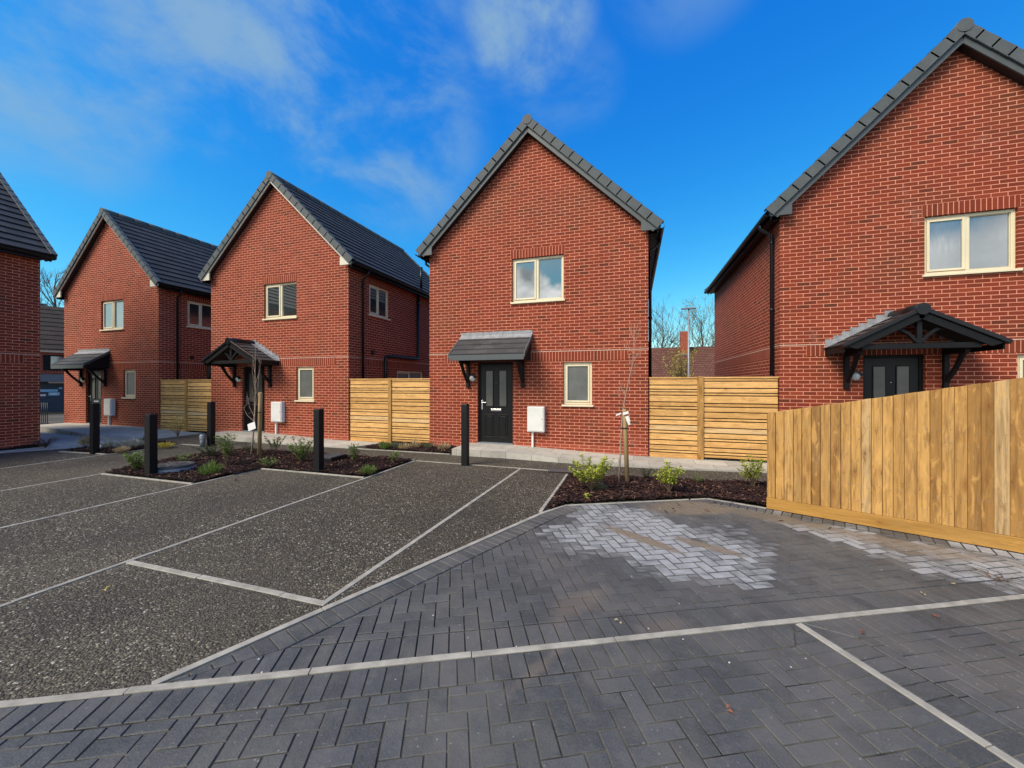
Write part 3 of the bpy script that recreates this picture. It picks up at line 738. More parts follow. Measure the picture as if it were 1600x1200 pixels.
    # rainwater and waste pipes
    def dp(side, v, zb):
        f = (lambda u: u) if side < 0 else (lambda u: W - u)
        p = MB(); p.tube([(f(-.27), v, 5.03), (f(-.27), v, 4.93), (f(-.06), v, 4.76), (f(-.06), v, zb)], .034, 10)
        for z in (4.6, 3.2, 1.8): p.tube([(f(-.06), v, z - .03), (f(-.06), v, z + .03)], .043, 10)
        p.build('downpipe', BLACKP, h)
    if side_pipes:
        dp(1, .54, .05); dp(-1, .28, .05)
        p = MB(); x = W + .075; p.tube([(x, 3.6, 4.95), (x, 3.6, 2.66), (x, 3.58, 2.60), (x, 3.5, 2.585), (x, 1.75, 2.56), (x, 1.65, 2.53), (x, 1.62, 2.44), (x, 1.62, .1)], .055, 10)
        p.tube([(x, 3.6, 4.6), (x, 3.6, 4.72)], .066, 10); p.tube([(W + .2, 3.6, 5.2), (W + .2, 3.6, 6.0)], .05, 10); p.build('soil_pipe', BLACKP, h)
        p = MB(); p.box((W, .98, 2.56), (W + .05, 1.10, 2.70)); p.build('vent', BLACKP, h, bevel=.01)
    (gable_canopy if canopy == 'gable' else lean_canopy)(h)
    wl = MB(); wl.lathe([(.085, 0), (.085, .03), (.07, .055), (.045, .075), (.01, .085)], 20, (1.235, -.001, 1.80), 'y'); lamp = wl.build('wall_light', WHITEP, h)
    hd = MB()
    for k in range(9):
        a0, a1 = math.pi * k / 9, math.pi * (k + 1) / 9
        hd.prism([(1.235 + .07 * math.cos(a0), -.004, 1.80 + .07 * math.sin(a0)), (1.235 + .10 * math.cos(a0), -.004, 1.80 + .10 * math.sin(a0)), (1.235 + .10 * math.cos(a1), -.004, 1.80 + .10 * math.sin(a1)), (1.235 + .07 * math.cos(a1), -.004, 1.80 + .07 * math.sin(a1))], (0, -.085, 0))
    hd.build('hood', BLACKP, lamp)
    mt = MB(); mt.box((2.71, -.13, .50), (3.13, -.001, 1.11)); box = mt.build('meter_box', WHITEP, h, bevel=.012)
    dd = MB(); dd.box((2.735, -.142, .525), (3.105, -.131, 1.085)); dd.build('door', WHITEP, box, bevel=.005)
    kk = MB(); kk.box((3.07, -.147, .80), (3.085, -.1425, .83)); kk.build('latch', GREYPIPE, box)
    cd = MB(); cd.box((2.80, -.06, .06), (2.845, -.002, .499)); cd.tube([(2.8, -.05, .12), (2.7, -.06, .09), (2.62, -.10, .1)], .012, 8); cd.build('conduit', WHITEP, box)
    return h
FY = 9.05
make_house('brick house with a flat lean-to porch roof over its door, between two gabled-porch houses', (-5.15, FY, 0), 'lean', BARGE, 0.0)
make_house('brick house with dark gabled porch behind a leaning sapling and two fence panels', (-13.21, FY, 0), 'gable', CREAMBARGE, 11.0)
make_house('smaller-looking far brick house with lean-to porch, nearest the black railings', (-21.21, FY, 0), 'lean', CREAMBARGE, 23.0)
make_house('large near brick house rising behind the close-boarded timber fence', (2.82, FY, 0), 'gable', BARGE, 41.0)
make_house('brick house cut off by the left edge, only plain side wall and eave seen', (-15.2 - W, 6.03 - D, 0), 'lean', BARGE, 57.0, 0.0, False)

# ------------------------------------------------------------------ fences
def slat_fence(label, x0, x1, y, split, post_w=.1):
    f = thing('slat_fence', label, 'fence', (x0, y, 0), 0, 'horizontal slat fences between the houses'); L = x1 - x0
    pat = [.09, .035, .125, .075, .035, .05, .125, .075, .04, .135, .05, .09, .11, .045, .125, .09]; H = 1.80
    def panel(a, b, seed):
        random.seed(seed); m = MB(); z = H - .03; k = seed
        while z > .06:
            w = pat[k % len(pat)] * ru(.92, 1.08); k += 1; m.box((a, ru(-.003, .003), max(.03, z - w)), (b, .019, z)); z -= w + .021
        m.build('slat_panel', SLATW, f, bevel=.003)
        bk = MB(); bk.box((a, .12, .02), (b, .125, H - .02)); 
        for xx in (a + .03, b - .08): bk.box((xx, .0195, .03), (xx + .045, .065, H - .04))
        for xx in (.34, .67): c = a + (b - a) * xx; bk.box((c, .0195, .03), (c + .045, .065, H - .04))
        bk.build('dark_gap_backing', SOFFIT, f)
    s = L * split; panel(.012, s - post_w / 2, 2); panel(s + post_w / 2, L - .012, 5)
    p = MB(); p.box((s - post_w / 2, -.03, 0), (s + post_w / 2, .10, H + .012)); p.build('post', BOARDW, f, bevel=.004)
    c = MB(); c.box((.0, -.02, H - .028), (s - post_w / 2 - .002, .05, H)); c.box((s + post_w / 2 + .002, -.02, H - .028), (L, .05, H)); c.build('cap_rail', SLATW, f, bevel=.003)
    return f
slat_fence('slat fence with wide centre post, beside the close-boarded fence', .32, 2.81, FY + .04, .42, .12)
slat_fence('slat fence standing behind a narrow bark bed between two bollards', -7.74, -5.16, FY + .04, .52)
slat_fence('shaded slat fence with a sparse yellow shrub growing before it', -15.74, -13.22, FY + .04, .52)
random.seed(21)
cb = thing('closeboard_fence', 'close-boarded timber fence of upright boards, its top sloping down to one end', 'fence', (Fa.x, Fa.y, 0), math.atan2(DF.y, DF.x))
def ftop(s): return min(1.27 + .212 * s, 1.86)
b = MB(); s = .012; FL = 5.2; k = 0; nails = []
while s < FL:
    w = ru(.084, .098); gb = .165; jt = ru(-.003, .003); t0, t1 = ftop(s) + jt, ftop(s + w) + jt; y0 = .0
    j = ru(-.003, .003); nails.append(s + w * .72)
    b.prism([(s, y0 - .006 + j, gb), (s + w - .004, y0 - .022 + j, gb), (s + w - .004, y0 - .002 + j, gb), (s, y0 + .006 + j, gb)], (0, 0, t0 - gb))
    for q in (5, 6): b.v[-8 + q] = (b.v[-8 + q][0], b.v[-8 + q][1], t1)
    s += w
nl = MB()
for sx in nails:
    for z in (.30, .47, 1.02, 1.16):
        zz = z + ru(-.02, .02)
        if zz < ftop(sx) - .04: nl.lathe([(.0045, .0), (.0045, .002), (.001, .003)], 8, (sx, -.019, zz), 'y')
nl.build('nail_heads', STEEL, cb)
b.build('board_panel', BOARDW, cb, bevel=.0025)
bk = MB(); bk.prism([(.02, .0085, .165), (FL - .02, .0085, .165), (FL - .02, .0085, ftop(FL) - .02), (2.75, .0085, 1.83), (.02, .0085, 1.25)], (0, .004, 0)); bk.build('dark_gap_backing', SOFFIT, cb)  # added dark sheet, stands in for the shade in the board gaps
g = MB(); g.box((0, -.026, .02), (2.96, .012, .163)); g.box((2.964, -.027, .02), (FL, .012, .163)); g.build('gravel_board', GRAVB, cb, bevel=.004)
r = MB()
for z in (.4, 1.05): r.box((.02, .02, z), (FL, .06, z + .08))
r.build('rail', BOARDW, cb)
for xx in (.0, 2.6, 5.1):
    p = MB(); p.box((xx, .021 if xx else .0215, 0), (xx + .09, .11, ftop(xx) - .02)); p.build('post', BOARDW, cb, bevel=.004)

# ------------------------------------------------------------------ bollards
random.seed(5)
def make_bollard():
    o = thing('bollard', '', 'bollard', (0, 0, 0), 0, 'black square bollards round the parking bays'); m = MB(); m.box((-.065, -.065, 0), (.065, .065, 1.10)); m.build('post', BLACKWOOD, o, bevel=.008)
    c = MB()
    c.prism([(-.063, -.063, 1.1005), (.063, -.063, 1.1005), (.063, .063, 1.1005), (-.063, .063, 1.1005)], (0, 0, .012)); c.build('cap', BLACKP, o, bevel=.006)
    n = MB(); n.box((-.045, -.0665, .96), (.045, -.0655, 1.05)); n.build('plate', BLACKP, o); return o
b0 = make_bollard()
for i, (px, py, lab) in enumerate(((727, 727, 'black bollard in front of the lean-to porch house, near its door step'), (498, 738, 'black bollard at the bark bed edge with a square black chamber behind it'), (330, 697, 'black bollard standing beside a short grey pipe'), (236, 745, 'black bollard beside the round grey chamber lid'), (148, 709, 'farthest-left black bollard, with a tiny white spotlight at its foot'))):
    o = b0 if i == 0 else copy_tree(b0); p = G(px, py); o.location = (p.x, p.y, 0); o['label'] = lab; o.rotation_euler.z = ru(-.06, .06); o.scale.z = 1.12 if i == 0 else ru(1.0, 1.08)

# chamber lids and small fixtures
p = G(271, 737); o = thing('chamber_cover', 'round grey plastic chamber lid raised out of the bark bed', 'chamber cover', (p.x, p.y, .0))
m = MB(); m.lathe([(.34, -.02), (.34, .09), (.32, .10)], 40); m.build('riser', GREYPIPE, o)
m = MB(); m.lathe([(.325, .1005), (.325, .13), (.30, .142), (.25, .142), (.24, .134), (.10, .134), (.09, .142), (.01, .142)], 40); m.build('lid', LIDP, o)
m = MB()
for k in range(8):
    a = k * math.pi / 4; c, s_ = math.cos(a), math.sin(a); m.bar((.12 * c, .12 * s_, .136), (.22 * c, .22 * s_, .136), .03, .012)
m.build('rib', LIDP, o)
p = G(516, 722); o = thing('inspection_chamber', 'square black chamber standing in bark behind a bollard', 'chamber cover', (p.x, p.y, .0))
m = MB(); m.box((-.24, -.24, -.02), (.24, .24, .13)); m.build('frame', BLACKP, o, bevel=.01); m = MB(); m.box((-.225, -.225, .1305), (.225, .225, .15)); m.box((-.05, -.235, .15), (.05, -.20, .158)); m.build('lid', LIDP, o, bevel=.006)
p = G(322.5, 697.5); o = thing('standpipe', 'short grey pipe with pale cap beside a bollard', 'pipe', (p.x - .0, p.y - .1, 0)); m = MB(); m.tube([(0, 0, 0), (0, 0, .22)], .055, 14); m.build('pipe', GREYPIPE, o); m = MB(); m.lathe([(.066, .2), (.066, .30), (.05, .325), (.01, .33)], 16); m.build('cap', STEEL, o)
p = G(153, 706); o = thing('ground_spotlight', 'tiny white spotlight by the foot of a bollard', 'spotlight', (p.x, p.y, .0)); m = MB(); m.tube([(0, 0, .0), (0, 0, .10)], .012, 8); m.build('spike', BLACKP, o); m = MB(); m.tube([(-.06, .03, .10), (.06, -.03, .14)], [.035, .055], 12); m.build('lamp_head', WHITEP, o)
a, b_ = Vector((-1.52, 7.06, 0)), Vector((-.72, 7.14, 0)); o = thing('drain_grate', 'dark slotted channel drain set in the gravel beside the bark bed', 'drain', (a.x, a.y, 0), math.atan2(b_.y - a.y, b_.x - a.x))
m = MB(); m.box((0, .0, -.02), (.8, .012, .014)); m.box((0, .268, -.02), (.8, .28, .014)); m.box((0, .012, -.02), (.8, .268, .003)); m.build('channel', BLACKP, o)
m = MB()
for k in range(26): m.box((.01 + k * .03, .012, .003), (.022 + k * .03, .268, .013))
m.build('grating', STEEL, o)
o = thing('railing', 'low black metal railings beside the far house corner', 'railing', (-23.3, 8.62, 0)); m = MB()
for z in (.12, .86): m.box((0, -.02, z), (2.1, .02, z + .035))
m.build('rail', BLACKP, o)
for k in range(17):
    m = MB(); m.tube([(.05 + k * .125, 0, .0), (.05 + k * .125, 0, .94)], .011, 6); m.build('bar', BLACKP, o)

# ------------------------------------------------------------------ plants
def leaf(m, p, d, up, L, Wd, fold=.25):
    d = d.normalized(); x = d.cross(up)
    x = x.normalized() if x.length > 1e-3 else d.orthogonal().normalized()
    n = x.cross(d); a = p; c = p + d * L * .5 - n * 0; t = p + d * L - n * L * .12
    b = len(m.v); m.v.extend(tuple(q) for q in (a, c + x * Wd / 2 + n * Wd * fold, t, c - x * Wd / 2 + n * Wd * fold, c))
    m.idx([b, b + 1, b + 2, b + 4]); m.idx([b, b + 4, b + 2, b + 3])
def shrub(name, label, px, py, h, spread, kind, nst=9, nl=14, L=.05, Wd=.026, up=.35, cat='shrub', group='young shrubs planted in the bark beds'):
    p = G(px, py, .03); o = thing(name, label, cat, (p.x, p.y, .025), ru(0, 6), group); st = MB(); fl = MB()
    for k in range(nst):
        a = k * 2.4 + ru(-.4, .4); r = spread * ru(.35, 1.0); hh = h * ru(.62, 1.0) * (1 - .25 * (r / spread) ** 2); pts = []
        for j in range(6):
            t = j / 5; q = Vector((math.cos(a) * r * t ** 1.3, math.sin(a) * r * t ** 1.3, hh * t)) + Vector((ru(-1, 1), ru(-1, 1), 0)) * .012 * t; pts.append(q)
        st.tube(pts, [.005, .0045, .004, .0035, .003, .0015], 5, False)
        for j in range(nl):
            t = ru(up, 1.0) ** .8; i = min(4, int(t * 5)); q = pts[i].lerp(pts[i + 1], t * 5 - i); d = Vector((ru(-1, 1), ru(-1, 1), ru(-.15, .9)))
            leaf(fl, q + d * .008, d, Vector((0, 0, 1)), L * ru(.6, 1.15), Wd * ru(.7, 1.2))
    st.build('stems', STEM, o); fl.build('foliage', LEAF[kind], o); return o
def tuft(name, label, px, py, h, spread, kind, n=130, Wd=.007, cat='plant', group='low plants in the bark beds', stiff=.5):
    p = G(px, py, .03); o = thing(name, label, cat, (p.x, p.y, .02), ru(0, 6), group); fl = MB(); st = MB()
    for k in range(n):
        a = ru(0, 6.28); r = spread * math.sqrt(rnd()); hh = h * (1 - .55 * (r / spread) ** 2) * ru(.6, 1.05); b0 = Vector((math.cos(a) * r * stiff, math.sin(a) * r * stiff, 0)); tip = Vector((math.cos(a) * r, math.sin(a) * r, hh))
        for t in (ru(.0, .3), ru(.3, .55), ru(.5, .8)):
            q = b0.lerp(tip, t); leaf(fl, q, (tip - b0) + Vector((ru(-.5, .5), ru(-.5, .5), ru(-.1, .5))) * h * .8, Vector((0, 0, 1)), h * ru(.3, .5), Wd)
        if k % 5 == 0: st.tube([b0, b0.lerp(tip, .55)], .0025, 4, False)
    st.build('stems', STEM, o); fl.build('foliage', LEAF[kind], o); return o
random.seed(33)
# right-hand bed
shrub('shrub', 'largest lime green shrub, at the drain end of the nearest bark bed', 924, 768, .60, .36, 'lime', 18, 34, .066, .038)
shrub('shrub', 'lime shrub between a thin herb and the sapling stake in the near bed', 1046, 771, .52, .26, 'lime', 14, 30, .06, .034)
shrub('shrub', 'slim green-yellow shrub tight against the close-boarded fence end', 1177, 763, .58, .24, 'lime', 12, 30, .06, .034)
tuft('herb', 'round grey-olive cushion plant beside the biggest lime shrub', 938, 766, .13, .12, 'olive', 190, .006)
shrub('herb', 'tiny lime sprout at the paving edge of the near bed', 917, 780, .10, .06, 'lime', 5, 9, .035, .02, .2, 'plant', 'low plants in the bark beds')
shrub('herb', 'dark feathery plant just behind the near sapling stake', 1010, 749, .22, .16, 'dark', 13, 26, .03, .011, .1, 'plant', 'low plants in the bark beds')
shrub('herb', 'soft green low plant between two lime shrubs', 1090, 757, .19, .13, 'green', 12, 22, .03, .01, .1, 'plant', 'low plants in the bark beds')
# middle bed
shrub('shrub', 'tall open green shrub between bollard with pipe and leaning sapling', 354, 728, 0.71, 0.26, 'green', 11, 29, .06, .034)
shrub('shrub', 'low dark bush in front of the bollard beside the grey pipe', 329, 714, 0.32, 0.31, 'dark', 16, 29, .05, .026, .15)
tuft('herb', 'green tuft in the bed near the round chamber lid', 328, 741, .25, .2, 'green', 120, .011)
shrub('shrub', 'bushy green shrub directly left of the bollard with square chamber', 471, 722, 0.56, 0.35, 'green', 21, 35, .055, .028, .12)
shrub('shrub', 'upright thin green shrub behind the leaning sapling stake', 430, 709, 0.56, 0.24, 'green', 11, 24, .055, .028)
shrub('herb', 'small green plant at the foot of the leaning sapling', 420, 730, 0.24, 0.22, 'green', 11, 18, .05, .022, .15, 'plant', 'low plants in the bark beds')
shrub('herb', 'dark green plant on the path edge behind the leaning sapling', 387, 708, 0.34, 0.18, 'dark', 11, 24, .04, .016, .15, 'plant', 'low plants in the bark beds')
shrub('shrub', 'green shrub in the bark just right of the square chamber', 553, 723, 0.44, 0.19, 'green', 12, 27, .05, .026, .15)
tuft('herb', 'bright feathery green tuft at the parking edge of the middle bed', 575, 740, .18, .17, 'green', 170, .006)
shrub('herb', 'last small green plant at the right tip of the middle bed', 616, 724, 0.29, 0.13, 'green', 10, 24, .045, .02, .15, 'plant', 'low plants in the bark beds')
shrub('shrub', 'green bush hugging the bollard beside the round chamber lid', 214, 735, 0.41, 0.26, 'green', 18, 32, .055, .03, .12)
shrub('herb', 'low pale green plant behind the round chamber lid', 288, 723, 0.21, 0.24, 'green', 12, 21, .045, .018, .1, 'plant', 'low plants in the bark beds')
# narrow bed by the fence
for px, py, h, kd, lab in ((601, 701, .22, 'green', 'green tuft under the fence post in the narrow bed'), (617, 700, .18, 'olive', 'olive tuft beside a straw plant in the narrow bed'), (632, 702, .2, 'straw', 'pale straw-coloured tuft with broad leaves below the slat fence'), (649, 700, .24, 'straw', 'taller straw tuft right of the broad straw tuft'), (671, 701, .2, 'olive', 'olive tuft at the brick corner of the lean-to porch house'), (694, 703, .23, 'straw', 'straw and green tuft nearest the stepped end of the pale path')):
    tuft('herb', lab, px, py, h, .17, kd, 70, .016)
# far left beds
for px, py, h, sp, kd, lab in ((137, 695, .28, .2, 'straw', 'brown dry tuft left of the farthest bollard'), (165, 700, .22, .33, 'silver', 'silver bush right of the tiny spotlight'), (204, 699, .26, .38, 'silver', 'largest silver bush in the far bark bed'), (190, 706, .16, .16, 'straw', 'straw tuft in front of the two silver bushes'), (255, 699, .16, .28, 'yellow', 'low yellow plant at the tip of the far bed'), (226, 694, .22, .26, 'dark', 'dark low plant behind the silver bushes')):
    tuft('herb', lab, px, py, h, sp, kd, 160, .014)
shrub('shrub', 'reddish twiggy shrub at the corner of the cut-off house', 71, 699, .28, .34, 'red', 18, 16, .05, .02, .2)
shrub('shrub', 'sparse yellow-leaved shrub before the shaded slat fence', 278, 682, .72, .38, 'yellow', 12, 10, .06, .03, .4)

def sapling(label, base, pts, rad, twigs, tagp):
    o = thing('sapling', label, 'tree', (base.x, base.y, .02), 0, 'thin bare saplings tied to stakes'); t = MB(); t.tube(pts, rad, 8); t.build('trunk', PALEBARK, o)
    c = MB()
    P = [Vector(p) for p in pts]
    for (t0, dx, dy, dz) in twigs:
        i = min(len(P) - 2, int(t0 * (len(P) - 1))); q = P[i].lerp(P[i + 1], t0 * (len(P) - 1) - i); e = q + Vector((dx, dy, dz)); mid = q.lerp(e, .5) + Vector((dx * .12, 0, -dz * .08))
        c.tube([q, mid, e], [.0055, .004, .002], 5, False)
        for _ in range(3):
            s = q.lerp(e, ru(.4, .95)); c.tube([s, s + Vector((ru(-.1, .1), ru(-.1, .1), ru(.05, .2)))], [.0025, .001], 4, False)
    c.build('branches', PALEBARK, o)
    l = MB()
    for k, (q, a, w, h) in enumerate(tagp):
        q = Vector(q); x = Vector((math.cos(a), math.sin(a) * .6, .35)).normalized() * w; z = Vector((-.35, .1, 1)).normalized() * h; n = x.cross(z).normalized()
        l.obox(q, x, n * .003, -z)
    l.build('label_tag', WHITEP, o); return o
def stake(label, base, h, lean, tie, rad=.036):
    o = thing('tree_stake', label, 'stake', (base.x, base.y, 0), 0, 'round wooden tree stakes'); m = MB(); m.tube([(0, 0, 0), (lean[0] * .98, lean[1], h - .02), (lean[0], lean[1], h)], [rad, rad, rad * .85], 14); m.build('post', STAKEW, o)
    tz, tx = tie; q = Vector((lean[0] * tz / h, 0, tz)); m = MB()
    m.tube([q + Vector((math.cos(a) * (rad + .008), math.sin(a) * (rad + .008), 0)) for a in [k * math.pi / 6 for k in range(13)]], .009, 6); m.tube([q + Vector((-.03 if tx < 0 else .03, -rad, 0)), q + Vector((tx, -.03, 0)), q + Vector((tx, .02, 0))], .009, 6); m.build('tie', BLACKP, o); return o
random.seed(44)
b1 = G(967, 757)
sapling('bare thin sapling tied to a stake before the lean-to porch house', b1, [(0, 0, 0), (.02, 0, .45), (.045, 0, .95), (.07, 0, 1.25), (.14, 0, 1.62), (.22, 0, 1.98), (.235, 0, 2.3), (.24, .02, 2.62)], [.015, .013, .012, .010, .008, .007, .005, .002],
        [(.45, -.13, -.05, .28), (.5, -.09, .05, .22), (.60, .10, .06, .25), (.70, -.10, 0, .32), (.72, .13, -.06, .24), (.75, .17, .06, .16), (.78, -.12, .04, .28), (.84, .10, 0, .30), (.88, -.07, .05, .24), (.92, .07, -.04, .22)],
        [((.06, -.03, 1.16), .2, .09, .04), ((.10, -.05, 1.10), -.6, .06, .10), ((-.05, -.03, 1.13), .5, .09, .025), ((.13, -.06, 1.03), -.9, .045, .07)])
stake('pale round stake holding the sapling before the lean-to porch house', b1 + Vector((.135, .02, 0)), 1.24, (-.05, 0), (.93, -.10))
b2 = G(392.5, 714)
sapling('bare sapling leaning in the middle bed, before the gabled porch door', b2, [(0, 0, 0), (.05, 0, .4), (.09, 0, .75), (.115, 0, 1.1), (.125, 0, 1.5), (.115, 0, 1.9), (.125, 0, 2.3), (.13, 0, 2.6)], [.02, .018, .016, .014, .011, .008, .005, .002],
        [(.40, .0, -.05, .5), (.30, -.34, 0, .32), (.34, -.30, .05, .55), (.42, .18, -.05, .8), (.5, .14, .0, .9), (.55, -.1, 0, .7), (.62, .13, .05, .55), (.7, -.08, 0, .5)],
        [((-.06, -.04, .72), .3, .19, .16)])
stake('round stake beside the leaning sapling in the middle bed', b2 + Vector((.19, .04, 0)), 1.46, (.04, 0), (1.02, .14), .042)

# fallen leaves and twigs
def fallen(px, py, kind, label, sc=1.0):
    p = G(px, py, .024); m = MB(); 
    for k in range(2): leaf(m, Vector((0, 0, .004 + .012 * k)), Vector((ru(-1, 1), ru(-1, 1), .15)), Vector((0, 0, 1)), .06 * sc * ru(.7, 1), .035 * sc, .35)
    o = m.build('fallen_leaf', LEAF[kind], None, (p.x, p.y, .02), ru(0, 6)); tag(o, label, 'leaf', 'fallen leaves on the ground')
for px, py, kd, lab in ((1135, 1110, 'autumn', 'rust leaf on the blocks nearest the camera'), (1352, 990, 'autumn', 'curled brown leaf right of the edging junction'), (1461, 964, 'autumn', 'brown leaf just in front of the long edging'), (1442, 928, 'straw', 'pale leaf on the blocks beyond the long edging'), (1487, 913, 'straw', 'pale curled leaf near the dry twigs'), (967, 972, 'straw', 'pale leaf lying behind the long edging'), (165, 923, 'yellow', 'single yellow leaf on the dark gravel'), (1381, 834, 'autumn', 'brown leaf at the foot of the close-boarded fence')):
    fallen(px, py, kd, lab, .62)
p = G(1560, 905, .02); m = MB()
for k in range(9):
    a = ru(0, 6.28); q = Vector((ru(-.05, .05), ru(-.05, .05), .008)); m.tube([q, q + Vector((math.cos(a) * .08, math.sin(a) * .08, ru(0, .03))), q + Vector((math.cos(a + .4) * .16, math.sin(a + .4) * .16, .008))], [.004, .003, .0015], 5)
tag(m.build('twig', STEM, None, (p.x, p.y, .016)), 'small heap of dry twigs on the blocks near the fence', 'twig')

# ------------------------------------------------------------------ beyond the houses
bg = thing('bungalow', 'low house with brown tiled roof and brick chimney seen beyond a slat fence', 'house', (-6, 41, 0))
m = MB(); Lx, Dy, ez, rz_ = 26, 11, 2.5, 5.75
for x in (0,): m.face([(0, 0, 0), (Lx, 0, 0), (Lx, 0, ez), (0, 0, ez)], [(0, 0), (Lx, 0), (Lx, ez), (0, ez)]); m.face([(Lx, 0, 0), (Lx, Dy, 0), (Lx, Dy, ez), (Lx, Dy / 2, rz_ - .1), (Lx, 0, ez)], [(0, 0), (Dy, 0), (Dy, ez), (Dy / 2, rz_), (0, ez)]); m.face([(0, Dy, 0), (0, 0, 0), (0, 0, ez), (0, Dy / 2, rz_ - .1), (0, Dy, ez)], [(0, 0), (Dy, 0), (Dy, ez), (Dy / 2, rz_), (0, ez)]); m.face([(Lx, Dy, 0), (0, Dy, 0), (0, Dy, ez), (Lx, Dy, ez)], [(0, 0), (Lx, 0), (Lx, ez), (0, ez)])
m.build('wall', BRICK, bg)
m = MB(); nC = 17
for sd in (0, 1):
    for k in range(nC):
        def q(t, o): y = -.4 + (Dy / 2 + .4) * t; return (y if sd == 0 else Dy - y), ez - .2 + (rz_ - ez + .2) * t + o
        (ya, za), (yb, zb) = q(k / nC, .03), q((k + 1) / nC, .0); s0, s1 = k * .34, (k + 1) * .34
        f = [(-.3, ya, za), (Lx + .3, ya, za), (Lx + .3, yb, zb), (-.3, yb, zb)]; uv = [(-.3, s0), (Lx, s0), (Lx, s1), (-.3, s1)]
        m.face(f if sd == 0 else f[::-1], uv if sd == 0 else uv[::-1]); m.face([(-.3, ya, za - .04), (Lx + .3, ya, za - .04), (Lx + .3, ya, za), (-.3, ya, za)])
rf = m.build('roof', REDTILE, bg)
cpos = 4.72 + 6 - .0
m = MB()
def chim(m, x0, x1, y0, y1, z0, z1):
    for P, wd in ((lambda a, z: (x0 + a, y0, z), x1 - x0), (lambda a, z: (x1, y0 + a, z), y1 - y0), (lambda a, z: (x1 - a, y1, z), x1 - x0), (lambda a, z: (x0, y1 - a, z), y1 - y0)): m.face([P(0, z0), P(wd, z0), P(wd, z1), P(0, z1)], [(0, z0), (wd, z0), (wd, z1), (0, z1)])
    m.face([(x0, y0, z1), (x1, y0, z1), (x1, y1, z1), (x0, y1, z1)])
chim(m, cpos + .1, cpos + .95, 3.9, 4.7, 4.4, 7.3); m.build('chimney', BRICK, rf)
m = MB(); m.box((cpos + .02, 3.82, 4.62), (cpos + 1.03, 3.895, 4.9)); m.build('flashing', LEAD, rf)
m = MB()
for x in (3, 9, 15, 21): m.box((x, -.04, 1.0), (x + 1.6, -.002, 2.1))
m.build('window', GLASS, bg)
d = raydir(1076, 600); o = thing('street_lamp', 'grey lamp column rising in front of the brown tiled roof', 'street lamp', (d.x * 26, d.y * 26, 0))
m = MB(); m.tube([(0, 0, 0), (0, 0, 1.2), (0, 0, 6.25)], [.09, .07, .045], 10); m.build('column', STEEL, o); m = MB(); m.box((-.42, -.12, 6.25), (.42, .12, 6.33)); m.build('lamp_head', STEEL, o, bevel=.02)

def bare_tree(label, px, dist, h, spread, seed, leaves=0, lk='yellow', droop=0):
    random.seed(seed); d = raydir(px, 600); o = thing('bare_tree', label, 'tree', (d.x * dist, d.y * dist, -.05), 0, 'bare trees beyond the houses'); t = MB(); c = MB(); fl = MB()
    tp = [Vector((ru(-.1, .1) * k / 3, ru(-.1, .1) * k / 3, h * .85 * k / 7)) for k in range(8)]; t.tube(tp, [h * .016 * (1 - .12 * k) for k in range(8)], 7)
    def grow(p, d, L, r, lv):
        pts = [p]; dd = d.normalized()
        for k in range(4):
            dd = (dd + Vector((ru(-.25, .25), ru(-.25, .25), ru(-.05, .28) - droop * .1 * lv))).normalized(); pts.append(pts[-1] + dd * L / 4)
        r = max(r, .011); c.tube(pts, [r, r * .85, r * .7, r * .55, r * .35], 4, False)
        if lv < 3:
            for k in range(5):
                i = random.randint(1, 4); grow(pts[i], dd + Vector((ru(-1, 1), ru(-1, 1), ru(-.3, .6))), L * ru(.4, .62), r * .5, lv + 1)
        elif leaves:
            for _ in range(leaves): leaf(fl, pts[random.randint(1, 4)] + Vector((ru(-1, 1), ru(-1, 1), ru(-1, 1))) * .2, Vector((ru(-1, 1), ru(-1, 1), ru(-1, 1))), Vector((0, 0, 1)), .16, .10)
    for k in range(26):
        z = ru(.25, .98); i = min(6, int(z * 7)); p = tp[i].lerp(tp[i + 1], z * 7 - i); a = k * 2.4; up = ru(.5, 1.1); grow(p, Vector((math.cos(a), math.sin(a), up)), spread * (1.15 - .75 * z), h * .006 * (1.25 - z), 1)
    t.build('trunk', BARK, o); c.build('branches', BARK, o)
    if leaves: fl.build('foliage', LEAF[lk], o)
bare_tree('pale bare tree rising right beside the lean-to porch house gutter', 1034, 52, 12.2, 4.6, 3)
bare_tree('wider bare tree with a few yellow leaves behind the street lamp', 1098, 50, 10.8, 5.0, 8, 2)
bare_tree('thin bare tree glimpsed past the far house roof', 86, 62, 15.5, 5.0, 12)
random.seed(9)
d = raydir(1062, 600); sh = thing('shrub', 'loose yellow-green bush in front of the brown tiled roof', 'shrub', (d.x * 33, d.y * 33, 0)); fl = MB(); st = MB()
for k in range(60):
    a = ru(0, 6.28); r = ru(.1, 1.3); tip = Vector((math.cos(a) * r, math.sin(a) * r, ru(2.2, 4.4))); st.tube([(0, 0, 0), tip * .5 + Vector((0, 0, .4)), tip], [.03, .02, .008], 4, False)
    for _ in range(14): leaf(fl, tip + Vector((ru(-1, 1), ru(-1, 1), ru(-1.2, .6))) * .35, Vector((ru(-1, 1), ru(-1, 1), ru(-1, 1))), Vector((0, 0, 1)), .14, .09)
st.build('stems', STEM, sh); fl.build('foliage', LEAF['yellow'], sh)

